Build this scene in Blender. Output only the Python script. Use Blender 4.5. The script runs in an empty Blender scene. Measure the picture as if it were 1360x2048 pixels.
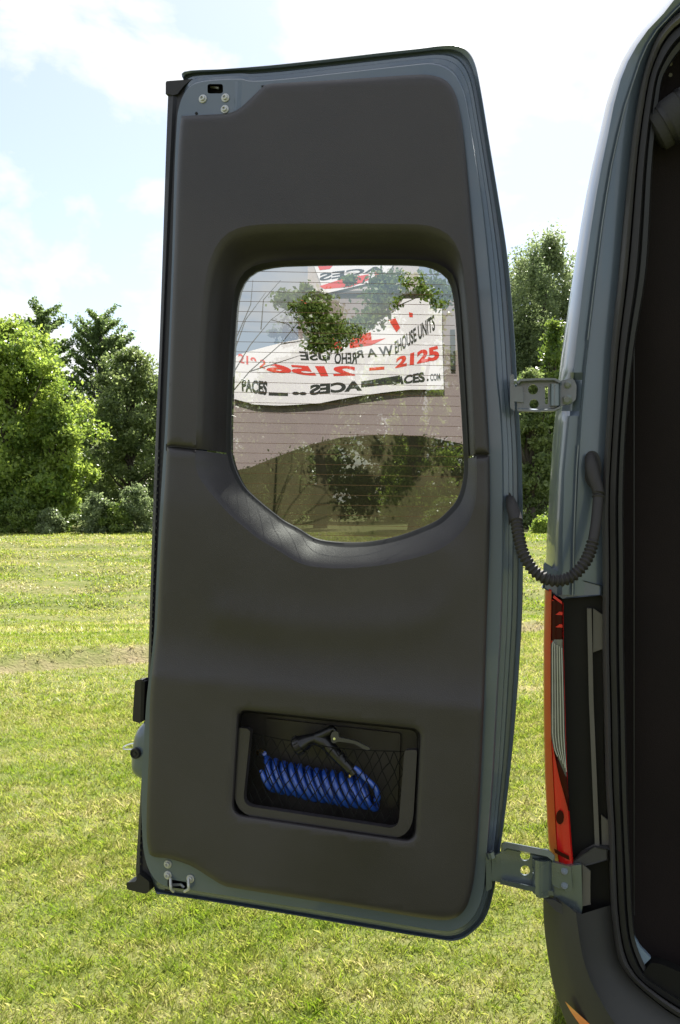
import bpy, math, random
import numpy as np
from mathutils import Vector, geometry
R = math.radians
random.seed(7); rng = np.random.default_rng(7)
S = bpy.context.scene
COL = S.collection
# ------------------------------------------------------------------ camera
FP = 1930.0; CX, CY, HOR = 680.0, 1024.0, 1000.0
EYE = Vector((0, 0, 1.5))
PIT = math.atan((CY - HOR) / FP)
cd = bpy.data.cameras.new('camera'); cam = bpy.data.objects.new('camera', cd); COL.objects.link(cam)
cam.location = EYE; cam.rotation_euler = (math.pi / 2 - PIT, 0, 0)
cd.sensor_fit = 'VERTICAL'; cd.sensor_height = 36; cd.lens = 36 * FP / 2048
cd.clip_start = 0.02; cd.clip_end = 3000
S.camera = cam
# ------------------------------------------------------------------ light
SUN_EL, SUN_AZ = 50.0, 15.0        # azimuth measured from +Y towards +X
sdir = Vector((math.cos(R(SUN_EL)) * math.sin(R(SUN_AZ)), math.cos(R(SUN_EL)) * math.cos(R(SUN_AZ)), math.sin(R(SUN_EL))))
W = bpy.data.worlds.new('World'); S.world = W; W.use_nodes = True
nt = W.node_tree; nt.nodes.clear()
def N(nt, t, **k):
    n = nt.nodes.new(t)
    for a, b in k.items(): setattr(n, a, b)
    return n
out = N(nt, 'ShaderNodeOutputWorld'); bg = N(nt, 'ShaderNodeBackground'); bgc = N(nt, 'ShaderNodeBackground')
sky = N(nt, 'ShaderNodeTexSky', sky_type='NISHITA', sun_disc=False, sun_elevation=R(SUN_EL), sun_rotation=R(SUN_AZ), air_density=1.0, dust_density=0.8, ozone_density=1.0)
bg.inputs['Strength'].default_value = 0.065
nt.links.new(sky.outputs[0], bg.inputs['Color'])
tc = N(nt, 'ShaderNodeTexCoord'); mp = N(nt, 'ShaderNodeMapping'); mp.inputs['Scale'].default_value = (1, 1, 1.6); mp.inputs['Location'].default_value = (0.35, .2, .62)
nz = N(nt, 'ShaderNodeTexNoise'); nz.inputs['Scale'].default_value = 5.2; nz.inputs['Detail'].default_value = 7; nz.inputs['Roughness'].default_value = .55; nz.inputs['Distortion'].default_value = .25
rp = N(nt, 'ShaderNodeValToRGB'); rp.color_ramp.elements[0].position = .46; rp.color_ramp.elements[1].position = .56
rp.color_ramp.elements[0].color = (.30, .30, .30, 1)
mxs = N(nt, 'ShaderNodeMixShader')
bgc.inputs['Color'].default_value = (.97, .985, 1, 1); bgc.inputs['Strength'].default_value = 0.42
nt.links.new(tc.outputs['Generated'], mp.inputs[0]); nt.links.new(mp.outputs[0], nz.inputs['Vector'])
nt.links.new(nz.outputs['Fac'], rp.inputs[0]); nt.links.new(rp.outputs[0], mxs.inputs[0])
nt.links.new(bg.outputs[0], mxs.inputs[1]); nt.links.new(bgc.outputs[0], mxs.inputs[2]); nt.links.new(mxs.outputs[0], out.inputs[0])
ld = bpy.data.lights.new('sun', 'SUN'); ld.energy = 4.8; ld.angle = R(.5); ld.color = (1, .955, .88)
sun = bpy.data.objects.new('sun', ld); COL.objects.link(sun); sun.rotation_euler = sdir.to_track_quat('Z', 'Y').to_euler(); sun.location = (0, 0, 20)
S.view_settings.view_transform = 'Standard'; S.view_settings.look = 'None'; S.view_settings.exposure = 1.5; S.view_settings.gamma = 1
S.view_settings.use_curve_mapping = False
S.render.engine = 'CYCLES'
try:
    S.cycles.max_bounces = 8; S.cycles.transparent_max_bounces = 24
except Exception: pass
# ------------------------------------------------------------------ geometry of the place
FWD = Vector((0, math.cos(PIT), -math.sin(PIT))); UP = Vector((0, math.sin(PIT), math.cos(PIT)))
def ray(px, py): return (FWD * FP + Vector((1, 0, 0)) * (px - CX) + UP * (CY - py)).normalized()
def at(px, py, Y):
    d = ray(px, py); return EYE + d * (Y / d.y)
# rear plane of the van = plane of the fully opened door: U runs along it, NRM points rearwards
U = Vector((.7606, -.2, 0)).normalized(); NRM = Vector((U.y, -U.x, 0)).normalized()
AX = -NRM
DP = Vector((.316, 2.0, 0))
def dr(px, py, w=0.0):
    d = ray(px, py); p0 = DP + NRM * w
    return EYE + d * ((p0 - EYE).dot(NRM) / d.dot(NRM))
def uv(p): q = p - DP; return q.dot(U), p.z
def fuv(u, z, w): return DP + U * u + NRM * w + Vector((0, 0, z))
# ------------------------------------------------------------------ helpers
ORG = {}
def link(o, parent, c):
    COL.objects.link(o)
    if parent is not None:
        o.parent = parent; o.location = c - ORG[parent.name]
    else: o.location = c
    ORG[o.name] = c.copy()
def tag(o, label=None, cat=None, group=None, kind=None):
    for k, v in (('label', label), ('category', cat), ('group', group), ('kind', kind)):
        if v: o[k] = v
    return o
def mk(name, vs, fs, mat, parent=None, smooth=35, org=None):
    vs = [Vector(v) for v in vs]
    c = Vector(org) if org is not None else sum(vs, Vector()) / max(1, len(vs))
    me = bpy.data.meshes.new(name); me.from_pydata([tuple(v - c) for v in vs], [], fs); me.update()
    if smooth:
        me.polygons.foreach_set('use_smooth', [True] * len(me.polygons)); me.set_sharp_from_angle(angle=R(smooth))
    for m in (mat if isinstance(mat, (list, tuple)) else [mat]): me.materials.append(m)
    o = bpy.data.objects.new(name, me); link(o, parent, c); return o
def empty(name, loc, label=None, cat=None, group=None, parent=None):
    o = bpy.data.objects.new(name, None); o.empty_display_size = .1; link(o, parent, Vector(loc)); return tag(o, label, cat, group)
class M:
    def __init__(s): s.v = []; s.f = []
    def add(s, vs, fs):
        b = len(s.v); s.v += [Vector(v) for v in vs]; s.f += [tuple(i + b for i in f) for f in fs]; return s
    def loft(s, rings, closed=True):
        n = len(rings[0]); b = len(s.v)
        for r in rings:
            assert len(r) == n; s.v += [Vector(p) for p in r]
        for k in range(len(rings) - 1):
            for i in range(n if closed else n - 1):
                j = (i + 1) % n; s.f.append((b + k * n + i, b + k * n + j, b + (k + 1) * n + j, b + (k + 1) * n + i))
        return s
    def tube(s, pts, rad, n=8, cap=True):
        pts = [Vector(p) for p in pts]; m = len(pts)
        rad = rad if hasattr(rad, '__len__') else [rad] * m
        t0 = (pts[1] - pts[0]).normalized(); a = t0.orthogonal().normalized(); rings = []
        for i, p in enumerate(pts):
            t = (pts[min(i + 1, m - 1)] - pts[max(i - 1, 0)]).normalized()
            a = (a - t * a.dot(t)).normalized(); bb = t.cross(a)
            rings.append([p + (a * math.cos(6.28318 * k / n) + bb * math.sin(6.28318 * k / n)) * rad[i] for k in range(n)])
        b = len(s.v); s.loft(rings)
        if cap: s.f.append(tuple(b + i for i in range(n))[::-1]); s.f.append(tuple(b + (m - 1) * n + i for i in range(n)))
        return s
    def prism(s, poly, d):      # poly: world points, extruded by vector d, caps tessellated
        n = len(poly); poly = [Vector(p) for p in poly]; d = Vector(d); b = len(s.v)
        s.v += poly + [p + d for p in poly]
        for i in range(n): j = (i + 1) % n; s.f.append((b + i, b + j, b + n + j, b + n + i))
        for t in geometry.tessellate_polygon([poly]): s.f.append(tuple(b + i for i in t)); s.f.append(tuple(b + n + i for i in t[::-1]))
        return s
    def holed(s, outer, holes, d):
        loops = [outer] + holes; allp = [Vector(p) for l in loops for p in l]; d = Vector(d); b = len(s.v); n = len(allp)
        s.v += allp + [p + d for p in allp]
        for t in geometry.tessellate_polygon([[Vector(p) for p in l] for l in loops]): s.f.append(tuple(b + i for i in t)); s.f.append(tuple(b + n + i for i in t[::-1]))
        k = b
        for l in loops:
            m = len(l)
            for i in range(m): j = (i + 1) % m; s.f.append((k + i, k + j, k + n + j, k + n + i))
            k += m
        return s
    def box(s, c, ax, h):       # centre, three axes, half sizes
        c = Vector(c); vs = []
        for i in (-1, 1):
            for j in (-1, 1):
                for k in (-1, 1): vs.append(c + ax[0] * h[0] * i + ax[1] * h[1] * j + ax[2] * h[2] * k)
        return s.add(vs, [(0, 1, 3, 2), (4, 6, 7, 5), (0, 4, 5, 1), (2, 3, 7, 6), (0, 2, 6, 4), (1, 5, 7, 3)])
    def out(s, name, mat, parent=None, smooth=35, org=None): return mk(name, s.v, s.f, mat, parent, smooth, org)
ZV = Vector((0, 0, 1)); DAX = (U, ZV, NRM)
def bev(o, w=.0015, seg=2):
    m = o.modifiers.new('bevel', 'BEVEL'); m.width = w; m.segments = seg; m.limit_method = 'ANGLE'; m.angle_limit = R(40); return o
def cr(pts, k=6, closed=False):
    P = [tuple(p) for p in pts]; n = len(P); o = []
    rngi = range(n) if closed else range(n - 1)
    for i in rngi:
        g = (lambda q: P[q % n]) if closed else (lambda q: P[min(max(q, 0), n - 1)])
        a, b, c, d = g(i - 1), g(i), g(i + 1), g(i + 2)
        for s in range(k):
            t = s / k
            o.append(tuple(.5 * (2 * b[j] + (c[j] - a[j]) * t + (2 * a[j] - 5 * b[j] + 4 * c[j] - d[j]) * t * t + (3 * b[j] - a[j] - 3 * c[j] + d[j]) * t ** 3) for j in range(len(b))))
    if not closed: o.append(P[-1])
    return o
def rpoly(pts, r, k=5):       # rounded polygon in px; r = radius or list
    n = len(pts); o = []; rr = r if hasattr(r, '__len__') else [r] * n
    for i in range(n):
        p = Vector(pts[i]); a = Vector(pts[i - 1]) - p; b = Vector(pts[(i + 1) % n]) - p
        q = min(rr[i], a.length * .45, b.length * .45)
        if q < .1: o.append(tuple(p)); continue
        A = p + a.normalized() * q; B = p + b.normalized() * q
        for s in range(k + 1):
            t = s / k; o.append(tuple(A * (1 - t) ** 2 + p * 2 * t * (1 - t) + B * t * t))
    return o
def circ(x, y, r, n=16, ry=None): return [(x + r * math.cos(6.28318 * i / n), y + (ry or r) * math.sin(6.28318 * i / n)) for i in range(n)]
def inside(P, poly):
    x, y = P[:, 0], P[:, 1]; q = np.array(poly); r = np.zeros(len(P), bool); j = len(q) - 1
    for i in range(len(q)):
        xi, yi = q[i]; xj, yj = q[j]
        if yi != yj: r ^= ((yi > y) != (yj > y)) & (x < (xj - xi) * (y - yi) / (yj - yi) + xi)
        j = i
    return r
def distto(P, poly, op=0):
    q = np.array(poly); d = np.full(len(P), 1e9)
    for i in range(op, len(q)):
        a = q[i - 1]; b = q[i]; ab = b - a; L = (ab ** 2).sum() + 1e-9
        t = np.clip(((P - a) @ ab) / L, 0, 1); d = np.minimum(d, np.hypot(*((P - a - t[:, None] * ab).T)))
    return d
def rs(poly, st=7.0, closed=False):
    P = [tuple(p) for p in poly]; 
    if closed: P = P + [P[0]]
    o = []
    for a, b in zip(P[:-1], P[1:]):
        L = math.hypot(b[0] - a[0], b[1] - a[1]); n = max(1, round(L / st))
        if L < .8 and o: continue
        o += [(a[0] + (b[0] - a[0]) * i / n, a[1] + (b[1] - a[1]) * i / n) for i in range(n)]
    if not closed: o.append(P[-1])
    return o
def sheet(outer, holes, step, near=0):
    """triangulated sheet in px space with interior points; returns pts (n,2), tris"""
    vs, ed = [], []
    for l in [outer] + holes:
        b = len(vs); vs += [Vector(p) for p in l]; ed += [(b + i, b + (i + 1) % len(l)) for i in range(len(l))]
    q = np.array(outer)
    if step:
        gx, gy = np.meshgrid(np.arange(q[:, 0].min(), q[:, 0].max(), step), np.arange(q[:, 1].min(), q[:, 1].max(), step))
        G = np.stack([gx.ravel(), gy.ravel()], 1); ok = inside(G, outer) & (distto(G, outer) > (12 if near else step * .35))
        for h in holes: ok &= ~inside(G, h) & (distto(G, h) > (12 if near else step * .35))
        G = list(G[ok]); NR = []
        for rr in ([4.5, 9.5] if near else []):
            for l in [outer] + holes:
                for i in range(0, len(l)):
                    a = np.array(l[i - 1]); b = np.array(l[(i + 1) % len(l)]); t = b - a; t = t / (np.hypot(*t) + 1e-9); nn = np.array([-t[1], t[0]])
                    for sg in (1, -1): 
                        p = np.array(l[i]) + nn * rr * sg
                        NR.append((p[0], p[1], rr))
        if NR:
            Q = np.array(NR); dd = np.minimum.reduce([distto(Q[:, :2], q_) for q_ in [outer] + holes]); G += list(Q[dd > Q[:, 2] * .93][:, :2])
        G = np.array(G); ok = inside(G, outer) & (distto(G, outer) > 2)
        for h in holes: ok &= ~inside(G, h) & (distto(G, h) > 2)
        vs += [Vector(p) for p in G[ok]]
    v2, e2, f2, *_ = geometry.delaunay_2d_cdt(vs, ed, [], 0, 1e-4)
    P = np.array([tuple(v) for v in v2]); T = np.array([f for f in f2 if len(f) == 3]); Cn = P[T].mean(1)
    ok = inside(Cn, outer)
    for h in holes: ok &= ~inside(Cn, h)
    return P, [tuple(int(i) for i in t) for t in T[ok]]
# ------------------------------------------------------------------ materials
MT = {}
def mat(name, col, rough=.5, metal=0, coat=0, bump=0, bscale=400, var=0, vscale=6, spec=.5, trans=0, ior=1.45, alpha=1):
    m = bpy.data.materials.new(name); m.use_nodes = True; t = m.node_tree; b = t.nodes['Principled BSDF']
    b.inputs['Base Color'].default_value = (*col, 1); b.inputs['Roughness'].default_value = rough; b.inputs['Metallic'].default_value = metal
    b.inputs['Coat Weight'].default_value = coat; b.inputs['Coat Roughness'].default_value = .04; b.inputs['Specular IOR Level'].default_value = spec
    b.inputs['Transmission Weight'].default_value = trans; b.inputs['IOR'].default_value = ior; b.inputs['Alpha'].default_value = alpha
    co = N(t, 'ShaderNodeTexCoord')
    if var:
        n = N(t, 'ShaderNodeTexNoise'); n.inputs['Scale'].default_value = vscale; n.inputs['Detail'].default_value = 5
        r = N(t, 'ShaderNodeMapRange'); r.inputs[1].default_value = .3; r.inputs[2].default_value = .7; r.inputs[3].default_value = 1 - var; r.inputs[4].default_value = 1 + var
        x = N(t, 'ShaderNodeVectorMath', operation='SCALE'); x.inputs[0].default_value = col
        t.links.new(co.outputs['Object'], n.inputs['Vector']); t.links.new(n.outputs['Fac'], r.inputs[0]); t.links.new(r.outputs[0], x.inputs['Scale']); t.links.new(x.outputs[0], b.inputs['Base Color'])
        r2 = N(t, 'ShaderNodeMapRange'); r2.inputs[1].default_value = .3; r2.inputs[2].default_value = .7; r2.inputs[3].default_value = max(.02, rough - var * .3); r2.inputs[4].default_value = min(1, rough + var * .3)
        t.links.new(n.outputs['Fac'], r2.inputs[0]); t.links.new(r2.outputs[0], b.inputs['Roughness'])
    if bump:
        n = N(t, 'ShaderNodeTexNoise'); n.inputs['Scale'].default_value = bscale; n.inputs['Detail'].default_value = 3
        bb = N(t, 'ShaderNodeBump'); bb.inputs['Strength'].default_value = bump; bb.inputs['Distance'].default_value = .001
        t.links.new(co.outputs['Object'], n.inputs['Vector']); t.links.new(n.outputs['Fac'], bb.inputs['Height']); t.links.new(bb.outputs[0], b.inputs['Normal'])
    MT[name] = m; return m
paint = mat('paint_grey_blue', (.086, .113, .152), .34, .25, .55, var=.06, vscale=3)
plastic = mat('charcoal_trim', (.0285, .0258, .0292), .42, bump=.5, bscale=520, var=.28, vscale=3, spec=.55)
plastic2 = mat('pocket_plastic', (.02, .019, .02), .5, bump=.3, bscale=900, var=.1)
rubber = mat('black_rubber', (.012, .012, .014), .5, var=.15, vscale=20)
rib = mat('seal_flap_rubber', (.02, .02, .028), .5, var=.1)
blackp = mat('black_plastic', (.006, .006, .006), .6, var=.2, vscale=8, spec=.3)
steel = mat('galvanised_steel', (.42, .44, .45), .38, .75, var=.15, vscale=60)
zinc = mat('bolt_zinc', (.45, .46, .47), .42, .5, var=.15, vscale=90)
chrome = mat('bright_steel', (.75, .76, .78), .15, 1)
brass = mat('brass', (.62, .45, .18), .3, 1)
conduit = mat('conduit_rubber', (.022, .020, .022), .6, var=.1)
stripm = mat('aperture_strip', (.05, .048, .05), .38, var=.08, vscale=5, coat=.15)
cloth = mat('dark_fabric', (.012, .009, .009), .9, bump=.6, bscale=500, var=.25, vscale=4, spec=.2)
bump_pl = mat('bumper_plastic', (.035, .035, .036), .55, bump=.4, bscale=1100, var=.1, vscale=5)
hosem = mat('blue_hose', (.025, .085, .44), .12, coat=1, var=.08, vscale=40)
gunm = mat('spray_gun_grey', (.008, .008, .010), .3, coat=.1)
leverm = mat('trigger_grey', (.06, .06, .065), .35, .3)
netm = mat('net_cord', (.006, .006, .006), .8, spec=.2)
backm = mat('pocket_back', (.03, .026, .024), .45, var=.3, vscale=12)
redm = mat('red_lens', (.50, .010, .008), .22, coat=.25, var=.05, vscale=12)
redo = mat('orange_red_lens', (.55, .016, .009), .3, coat=.08, spec=.3, var=.05)
redd = mat('dark_red_lens', (.03, .001, .001), .3, coat=.05, spec=.15)
clear = mat('clear_lens', (.10, .105, .10), .2, 0, coat=.3, var=.3, vscale=25)
lensrib = mat('clear_lens_rib', (.45, .46, .44), .2, .2, coat=.5)
orange = mat('orange_reflector', (.75, .16, .02), .3, coat=.6)
tyre = mat('tyre_rubber', (.02, .02, .02), .8, var=.2)
wire = mat('defroster_wire', (.16, .085, .04), .5, .3)
seamm = mat('groove_dark', (.01, .01, .012), .6)
greyplate = mat('grey_bracket_plate', (.10, .095, .085), .5, var=.1)
# --- glass: thin tinted pane, mirror reflection over a dark tint, slightly wavy
gm = bpy.data.materials.new('privacy_glass'); gm.use_nodes = True; t = gm.node_tree; t.nodes.clear()
o_ = N(t, 'ShaderNodeOutputMaterial'); tr = N(t, 'ShaderNodeBsdfTransparent'); gl = N(t, 'ShaderNodeBsdfGlossy'); mx = N(t, 'ShaderNodeMixShader')
tr.inputs[0].default_value = (.23, .245, .23, 1); gl.inputs['Roughness'].default_value = 0.0; gl.inputs[0].default_value = (.95, .95, .97, 1)
mx.inputs[0].default_value = .34
co = N(t, 'ShaderNodeTexCoord'); n_ = N(t, 'ShaderNodeTexNoise'); n_.inputs['Scale'].default_value = 3.2; n_.inputs['Detail'].default_value = 1; bb = N(t, 'ShaderNodeBump'); bb.inputs['Strength'].default_value = 1; bb.inputs['Distance'].default_value = .00035
t.links.new(co.outputs['Object'], n_.inputs['Vector']); t.links.new(n_.outputs['Fac'], bb.inputs['Height']); t.links.new(bb.outputs[0], gl.inputs['Normal'])
t.links.new(tr.outputs[0], mx.inputs[1]); t.links.new(gl.outputs[0], mx.inputs[2]); t.links.new(mx.outputs[0], o_.inputs[0])
# --- leaves
def leafmat(name, c1, c2, trn=.45, sc=.9, gloss=.35):
    m = bpy.data.materials.new(name); m.use_nodes = True; t = m.node_tree; t.nodes.clear()
    o = N(t, 'ShaderNodeOutputMaterial'); df = N(t, 'ShaderNodeBsdfPrincipled'); tl = N(t, 'ShaderNodeBsdfTranslucent'); mx = N(t, 'ShaderNodeMixShader')
    df.inputs['Roughness'].default_value = gloss; df.inputs['Specular IOR Level'].default_value = .35
    co = N(t, 'ShaderNodeTexCoord'); n = N(t, 'ShaderNodeTexNoise'); n.inputs['Scale'].default_value = sc; n.inputs['Detail'].default_value = 4
    geo = N(t, 'ShaderNodeNewGeometry'); ad = N(t, 'ShaderNodeMath', operation='MULTIPLY_ADD'); ad.inputs[1].default_value = .35
    r = N(t, 'ShaderNodeValToRGB'); r.color_ramp.elements[0].position = .42; r.color_ramp.elements[1].position = .85; r.color_ramp.elements[0].color = (*c1, 1); r.color_ramp.elements[1].color = (*c2, 1)
    t.links.new(co.outputs['Object'], n.inputs['Vector']); t.links.new(geo.outputs['Random Per Island'], ad.inputs[0]); t.links.new(n.outputs['Fac'], ad.inputs[2]); t.links.new(ad.outputs[0], r.inputs[0])
    hs = N(t, 'ShaderNodeHueSaturation'); hs.inputs['Saturation'].default_value = 1.12; hs.inputs['Value'].default_value = 1.6; hs.inputs['Hue'].default_value = .49
    t.links.new(r.outputs[0], df.inputs['Base Color']); t.links.new(r.outputs[0], hs.inputs['Color']); t.links.new(hs.outputs[0], tl.inputs[0]); mx.inputs[0].default_value = trn
    t.links.new(df.outputs[0], mx.inputs[1]); t.links.new(tl.outputs[0], mx.inputs[2]); t.links.new(mx.outputs[0], o.inputs[0]); return m
lf_bright = leafmat('leaf_bright', (.10, .17, .042), (.26, .335, .085), .55)
lf_dark = leafmat('leaf_dark', (.07, .11, .038), (.21, .26, .11), .52)
lf_mid = leafmat('leaf_mid', (.06, .11, .026), (.17, .23, .06), .45)
lf_grey = leafmat('leaf_grey', (.09, .13, .06), (.21, .26, .13), .5)
lf_con = leafmat('leaf_conifer', (.07, .12, .045), (.17, .23, .09), .5)
barkm = mat('bark', (.06, .05, .04), .9, var=.3, vscale=3)
# --- grass
def grassmat(name, blade):
    m = bpy.data.materials.new(name); m.use_nodes = True; t = m.node_tree; t.nodes.clear()
    o = N(t, 'ShaderNodeOutputMaterial'); df = N(t, 'ShaderNodeBsdfPrincipled'); df.inputs['Roughness'].default_value = .45 if blade else .95; df.inputs['Specular IOR Level'].default_value = .3 if blade else .1
    co = N(t, 'ShaderNodeNewGeometry')
    def noise(s, d=4, st=None):
        n = N(t, 'ShaderNodeTexNoise'); n.inputs['Scale'].default_value = s; n.inputs['Detail'].default_value = d
        if st:
            mpp = N(t, 'ShaderNodeMapping'); mpp.inputs['Scale'].default_value = st; t.links.new(co.outputs['Position'], mpp.inputs[0]); t.links.new(mpp.outputs[0], n.inputs['Vector'])
        else: t.links.new(co.outputs['Position'], n.inputs['Vector'])
        return n
    n1 = noise(.55, 5, (.6, 1.4, 1)); n2 = noise(7, 4); n3 = noise(1.1, 3, (.18, 1.5, 1))
    ad = N(t, 'ShaderNodeMath', operation='MULTIPLY_ADD'); ad.inputs[1].default_value = .55; t.links.new(n2.outputs['Fac'], ad.inputs[0]); a0_ = N(t, 'ShaderNodeMath', operation='MULTIPLY_ADD'); a0_.inputs[1].default_value = .5; a0_.inputs[2].default_value = 0; t.links.new(n3.outputs['Fac'], a0_.inputs[0]); a00 = N(t, 'ShaderNodeMath', operation='MULTIPLY_ADD'); a00.inputs[1].default_value = .5; t.links.new(n1.outputs['Fac'], a00.inputs[0]); t.links.new(a0_.outputs[0], a00.inputs[2]); t.links.new(a00.outputs[0], ad.inputs[2])
    last = ad
    if blade:
        a2 = N(t, 'ShaderNodeMath', operation='MULTIPLY_ADD'); a2.inputs[1].default_value = .32; t.links.new(co.outputs['Random Per Island'], a2.inputs[0]); t.links.new(ad.outputs[0], a2.inputs[2]); last = a2
    r = N(t, 'ShaderNodeValToRGB'); cr_ = r.color_ramp
    cols = [(.42, (.09, .158, .013)), (.61, (.16, .236, .024)), (.81, (.27, .29, .066)), (.97, (.42, .37, .19))] if blade else [(.5, (.085, .11, .022)), (.68, (.125, .145, .04)), (.84, (.19, .185, .075)), (1.0, (.28, .24, .14))]
    sub = N(t, 'ShaderNodeMath', operation='MULTIPLY_ADD'); sub.inputs[1].default_value = .82 if blade else .95; sub.inputs[2].default_value = 0
    t.links.new(last.outputs[0], sub.inputs[0])
    while len(cr_.elements) < 4: cr_.elements.new(.5)
    for e, (p, c) in zip(cr_.elements, cols): e.position = p; e.color = (*c, 1)
    t.links.new(sub.outputs[0], r.inputs[0])
    # bare earth of the shallow ditch line
    sx = N(t, 'ShaderNodeSeparateXYZ'); t.links.new(co.outputs['Position'], sx.inputs[0])
    m1 = N(t, 'ShaderNodeMath', operation='MULTIPLY_ADD'); m1.inputs[1].default_value = -.75; t.links.new(sx.outputs[0], m1.inputs[0]); t.links.new(sx.outputs[1], m1.inputs[2])
    m2 = N(t, 'ShaderNodeMath', operation='SUBTRACT'); m2.inputs[1].default_value = 10.72; t.links.new(m1.outputs[0], m2.inputs[0])
    nn = noise(2.5, 5); m2b = N(t, 'ShaderNodeMath', operation='MULTIPLY_ADD'); m2b.inputs[1].default_value = .9; t.links.new(nn.outputs['Fac'], m2b.inputs[0]); t.links.new(m2.outputs[0], m2b.inputs[2])
    m2c = N(t, 'ShaderNodeMath', operation='SUBTRACT'); m2c.inputs[1].default_value = .45; t.links.new(m2b.outputs[0], m2c.inputs[0])
    m3 = N(t, 'ShaderNodeMath', operation='ABSOLUTE'); t.links.new(m2c.outputs[0], m3.inputs[0])
    mr = N(t, 'ShaderNodeMapRange'); mr.inputs[1].default_value = .08; mr.inputs[2].default_value = .34; mr.inputs[3].default_value = .7; mr.inputs[4].default_value = 0; t.links.new(m3.outputs[0], mr.inputs[0])
    xm = N(t, 'ShaderNodeMix', data_type='RGBA'); t.links.new(mr.outputs[0], xm.inputs[0]); t.links.new(r.outputs[0], xm.inputs[6]); xm.inputs[7].default_value = (.27, .215, .13, 1)
    t.links.new(xm.outputs[2], df.inputs['Base Color'])
    if blade:
        tl = N(t, 'ShaderNodeBsdfTranslucent'); hs = N(t, 'ShaderNodeHueSaturation'); hs.inputs['Saturation'].default_value = 1.05; hs.inputs['Value'].default_value = 1.7; t.links.new(xm.outputs[2], hs.inputs['Color']); t.links.new(hs.outputs[0], tl.inputs[0])
        mx = N(t, 'ShaderNodeMixShader'); mx.inputs[0].default_value = .45; t.links.new(df.outputs[0], mx.inputs[1]); t.links.new(tl.outputs[0], mx.inputs[2]); t.links.new(mx.outputs[0], o.inputs[0])
    else:
        nb = noise(30, 6); b = N(t, 'ShaderNodeBump'); b.inputs['Strength'].default_value = .8; b.inputs['Distance'].default_value = .03; t.links.new(nb.outputs['Fac'], b.inputs['Height']); t.links.new(b.outputs[0], df.inputs['Normal'])
        t.links.new(df.outputs[0], o.inputs[0])
    return m
grass_blade = grassmat('grass_blades', True); grass_ground = grassmat('lawn_ground', False)
# ------------------------------------------------------------------ ground
PY = np.array([-300, 9, 13, 17, 20, 25, 31, 34, 45, 600.]); PZ = np.array([0, 0, -.22, -.72, -.85, -.33, .29, .33, .2, 0.])
def hgt(x, y):
    x = np.asarray(x, float); y = np.asarray(y, float)
    z = sum(np.interp(y + o, PY, PZ) for o in (-1.2, -.6, 0, .6, 1.2)) / 5
    q = y - .75 * x - 10.72 + .08 * np.sin(x * 3.1)
    z = z - .07 * np.exp(-(q / .2) ** 2) + .10 / (1 + np.exp(-(q - .26) / .05)) - .10 * np.clip(q / 4, 0, 1)  
    z = z + .028 * np.exp(-((q - .25) / .3) ** 2) * (np.sin(x * 23 + 3 * np.sin(y * 7)) * np.sin(y * 19 + 2 * np.sin(x * 5)) + .6 * np.sin(x * 41 + y * 13))
    bk = np.clip((y - 15) / 3, 0, 1) * np.clip((33 - y) / 3, 0, 1)
    z = z + bk * (.045 * np.sin(y * 3.1 + .6 * np.sin(x * .5) + .3 * x) + .03 * np.sin(y * 6.7 + np.sin(x * 1.3)) + .03 * np.sin(x * 2.1 + y * .8))
    z = z + .012 * np.sin(x * 2.3 + y * 1.1) * np.sin(y * 1.7) + .03 * np.sin(x * .35 + 1) * np.exp(-((y - 22) / 9) ** 2)
    return z
xs = np.concatenate([[-600, -200, -80], np.arange(-30, -6, 1.0), np.arange(-6, 8, .12), np.arange(8, 31, 1.0), [80, 200, 600]])
ys = np.concatenate([[-300, -80, -30], np.arange(-14, 2, 1.0), np.arange(2, 16, .12), np.arange(16, 40, .5), [45, 60, 90, 150, 300, 600]])
gx, gy = np.meshgrid(xs, ys); gz = hgt(gx, gy); nx_ = len(xs)
gv = np.stack([gx.ravel(), gy.ravel(), gz.ravel()], 1)
gf = [(j * nx_ + i, j * nx_ + i + 1, (j + 1) * nx_ + i + 1, (j + 1) * nx_ + i) for j in range(len(ys) - 1) for i in range(nx_ - 1)]
me = bpy.data.meshes.new('lawn'); me.from_pydata(gv.tolist(), [], gf); me.polygons.foreach_set('use_smooth', [True] * len(gf)); me.materials.append(grass_ground)
lawn = bpy.data.objects.new('lawn', me); COL.objects.link(lawn); tag(lawn, kind='structure')
def big(name, V, F, mat_, parent=None, org=(0, 0, 0)):
    """V (n,3) array, F (m,k) array"""
    me = bpy.data.meshes.new(name); k = F.shape[1]
    V = V - np.array(org)
    me.vertices.add(len(V)); me.vertices.foreach_set('co', V.astype(np.float32).ravel())
    me.loops.add(F.size); me.loops.foreach_set('vertex_index', F.astype(np.int32).ravel())
    me.polygons.add(len(F)); me.polygons.foreach_set('loop_start', np.arange(0, F.size, k, dtype=np.int32)); me.update(calc_edges=True)
    me.materials.append(mat_); o = bpy.data.objects.new(name, me); link(o, parent, Vector(org)); return o
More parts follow.
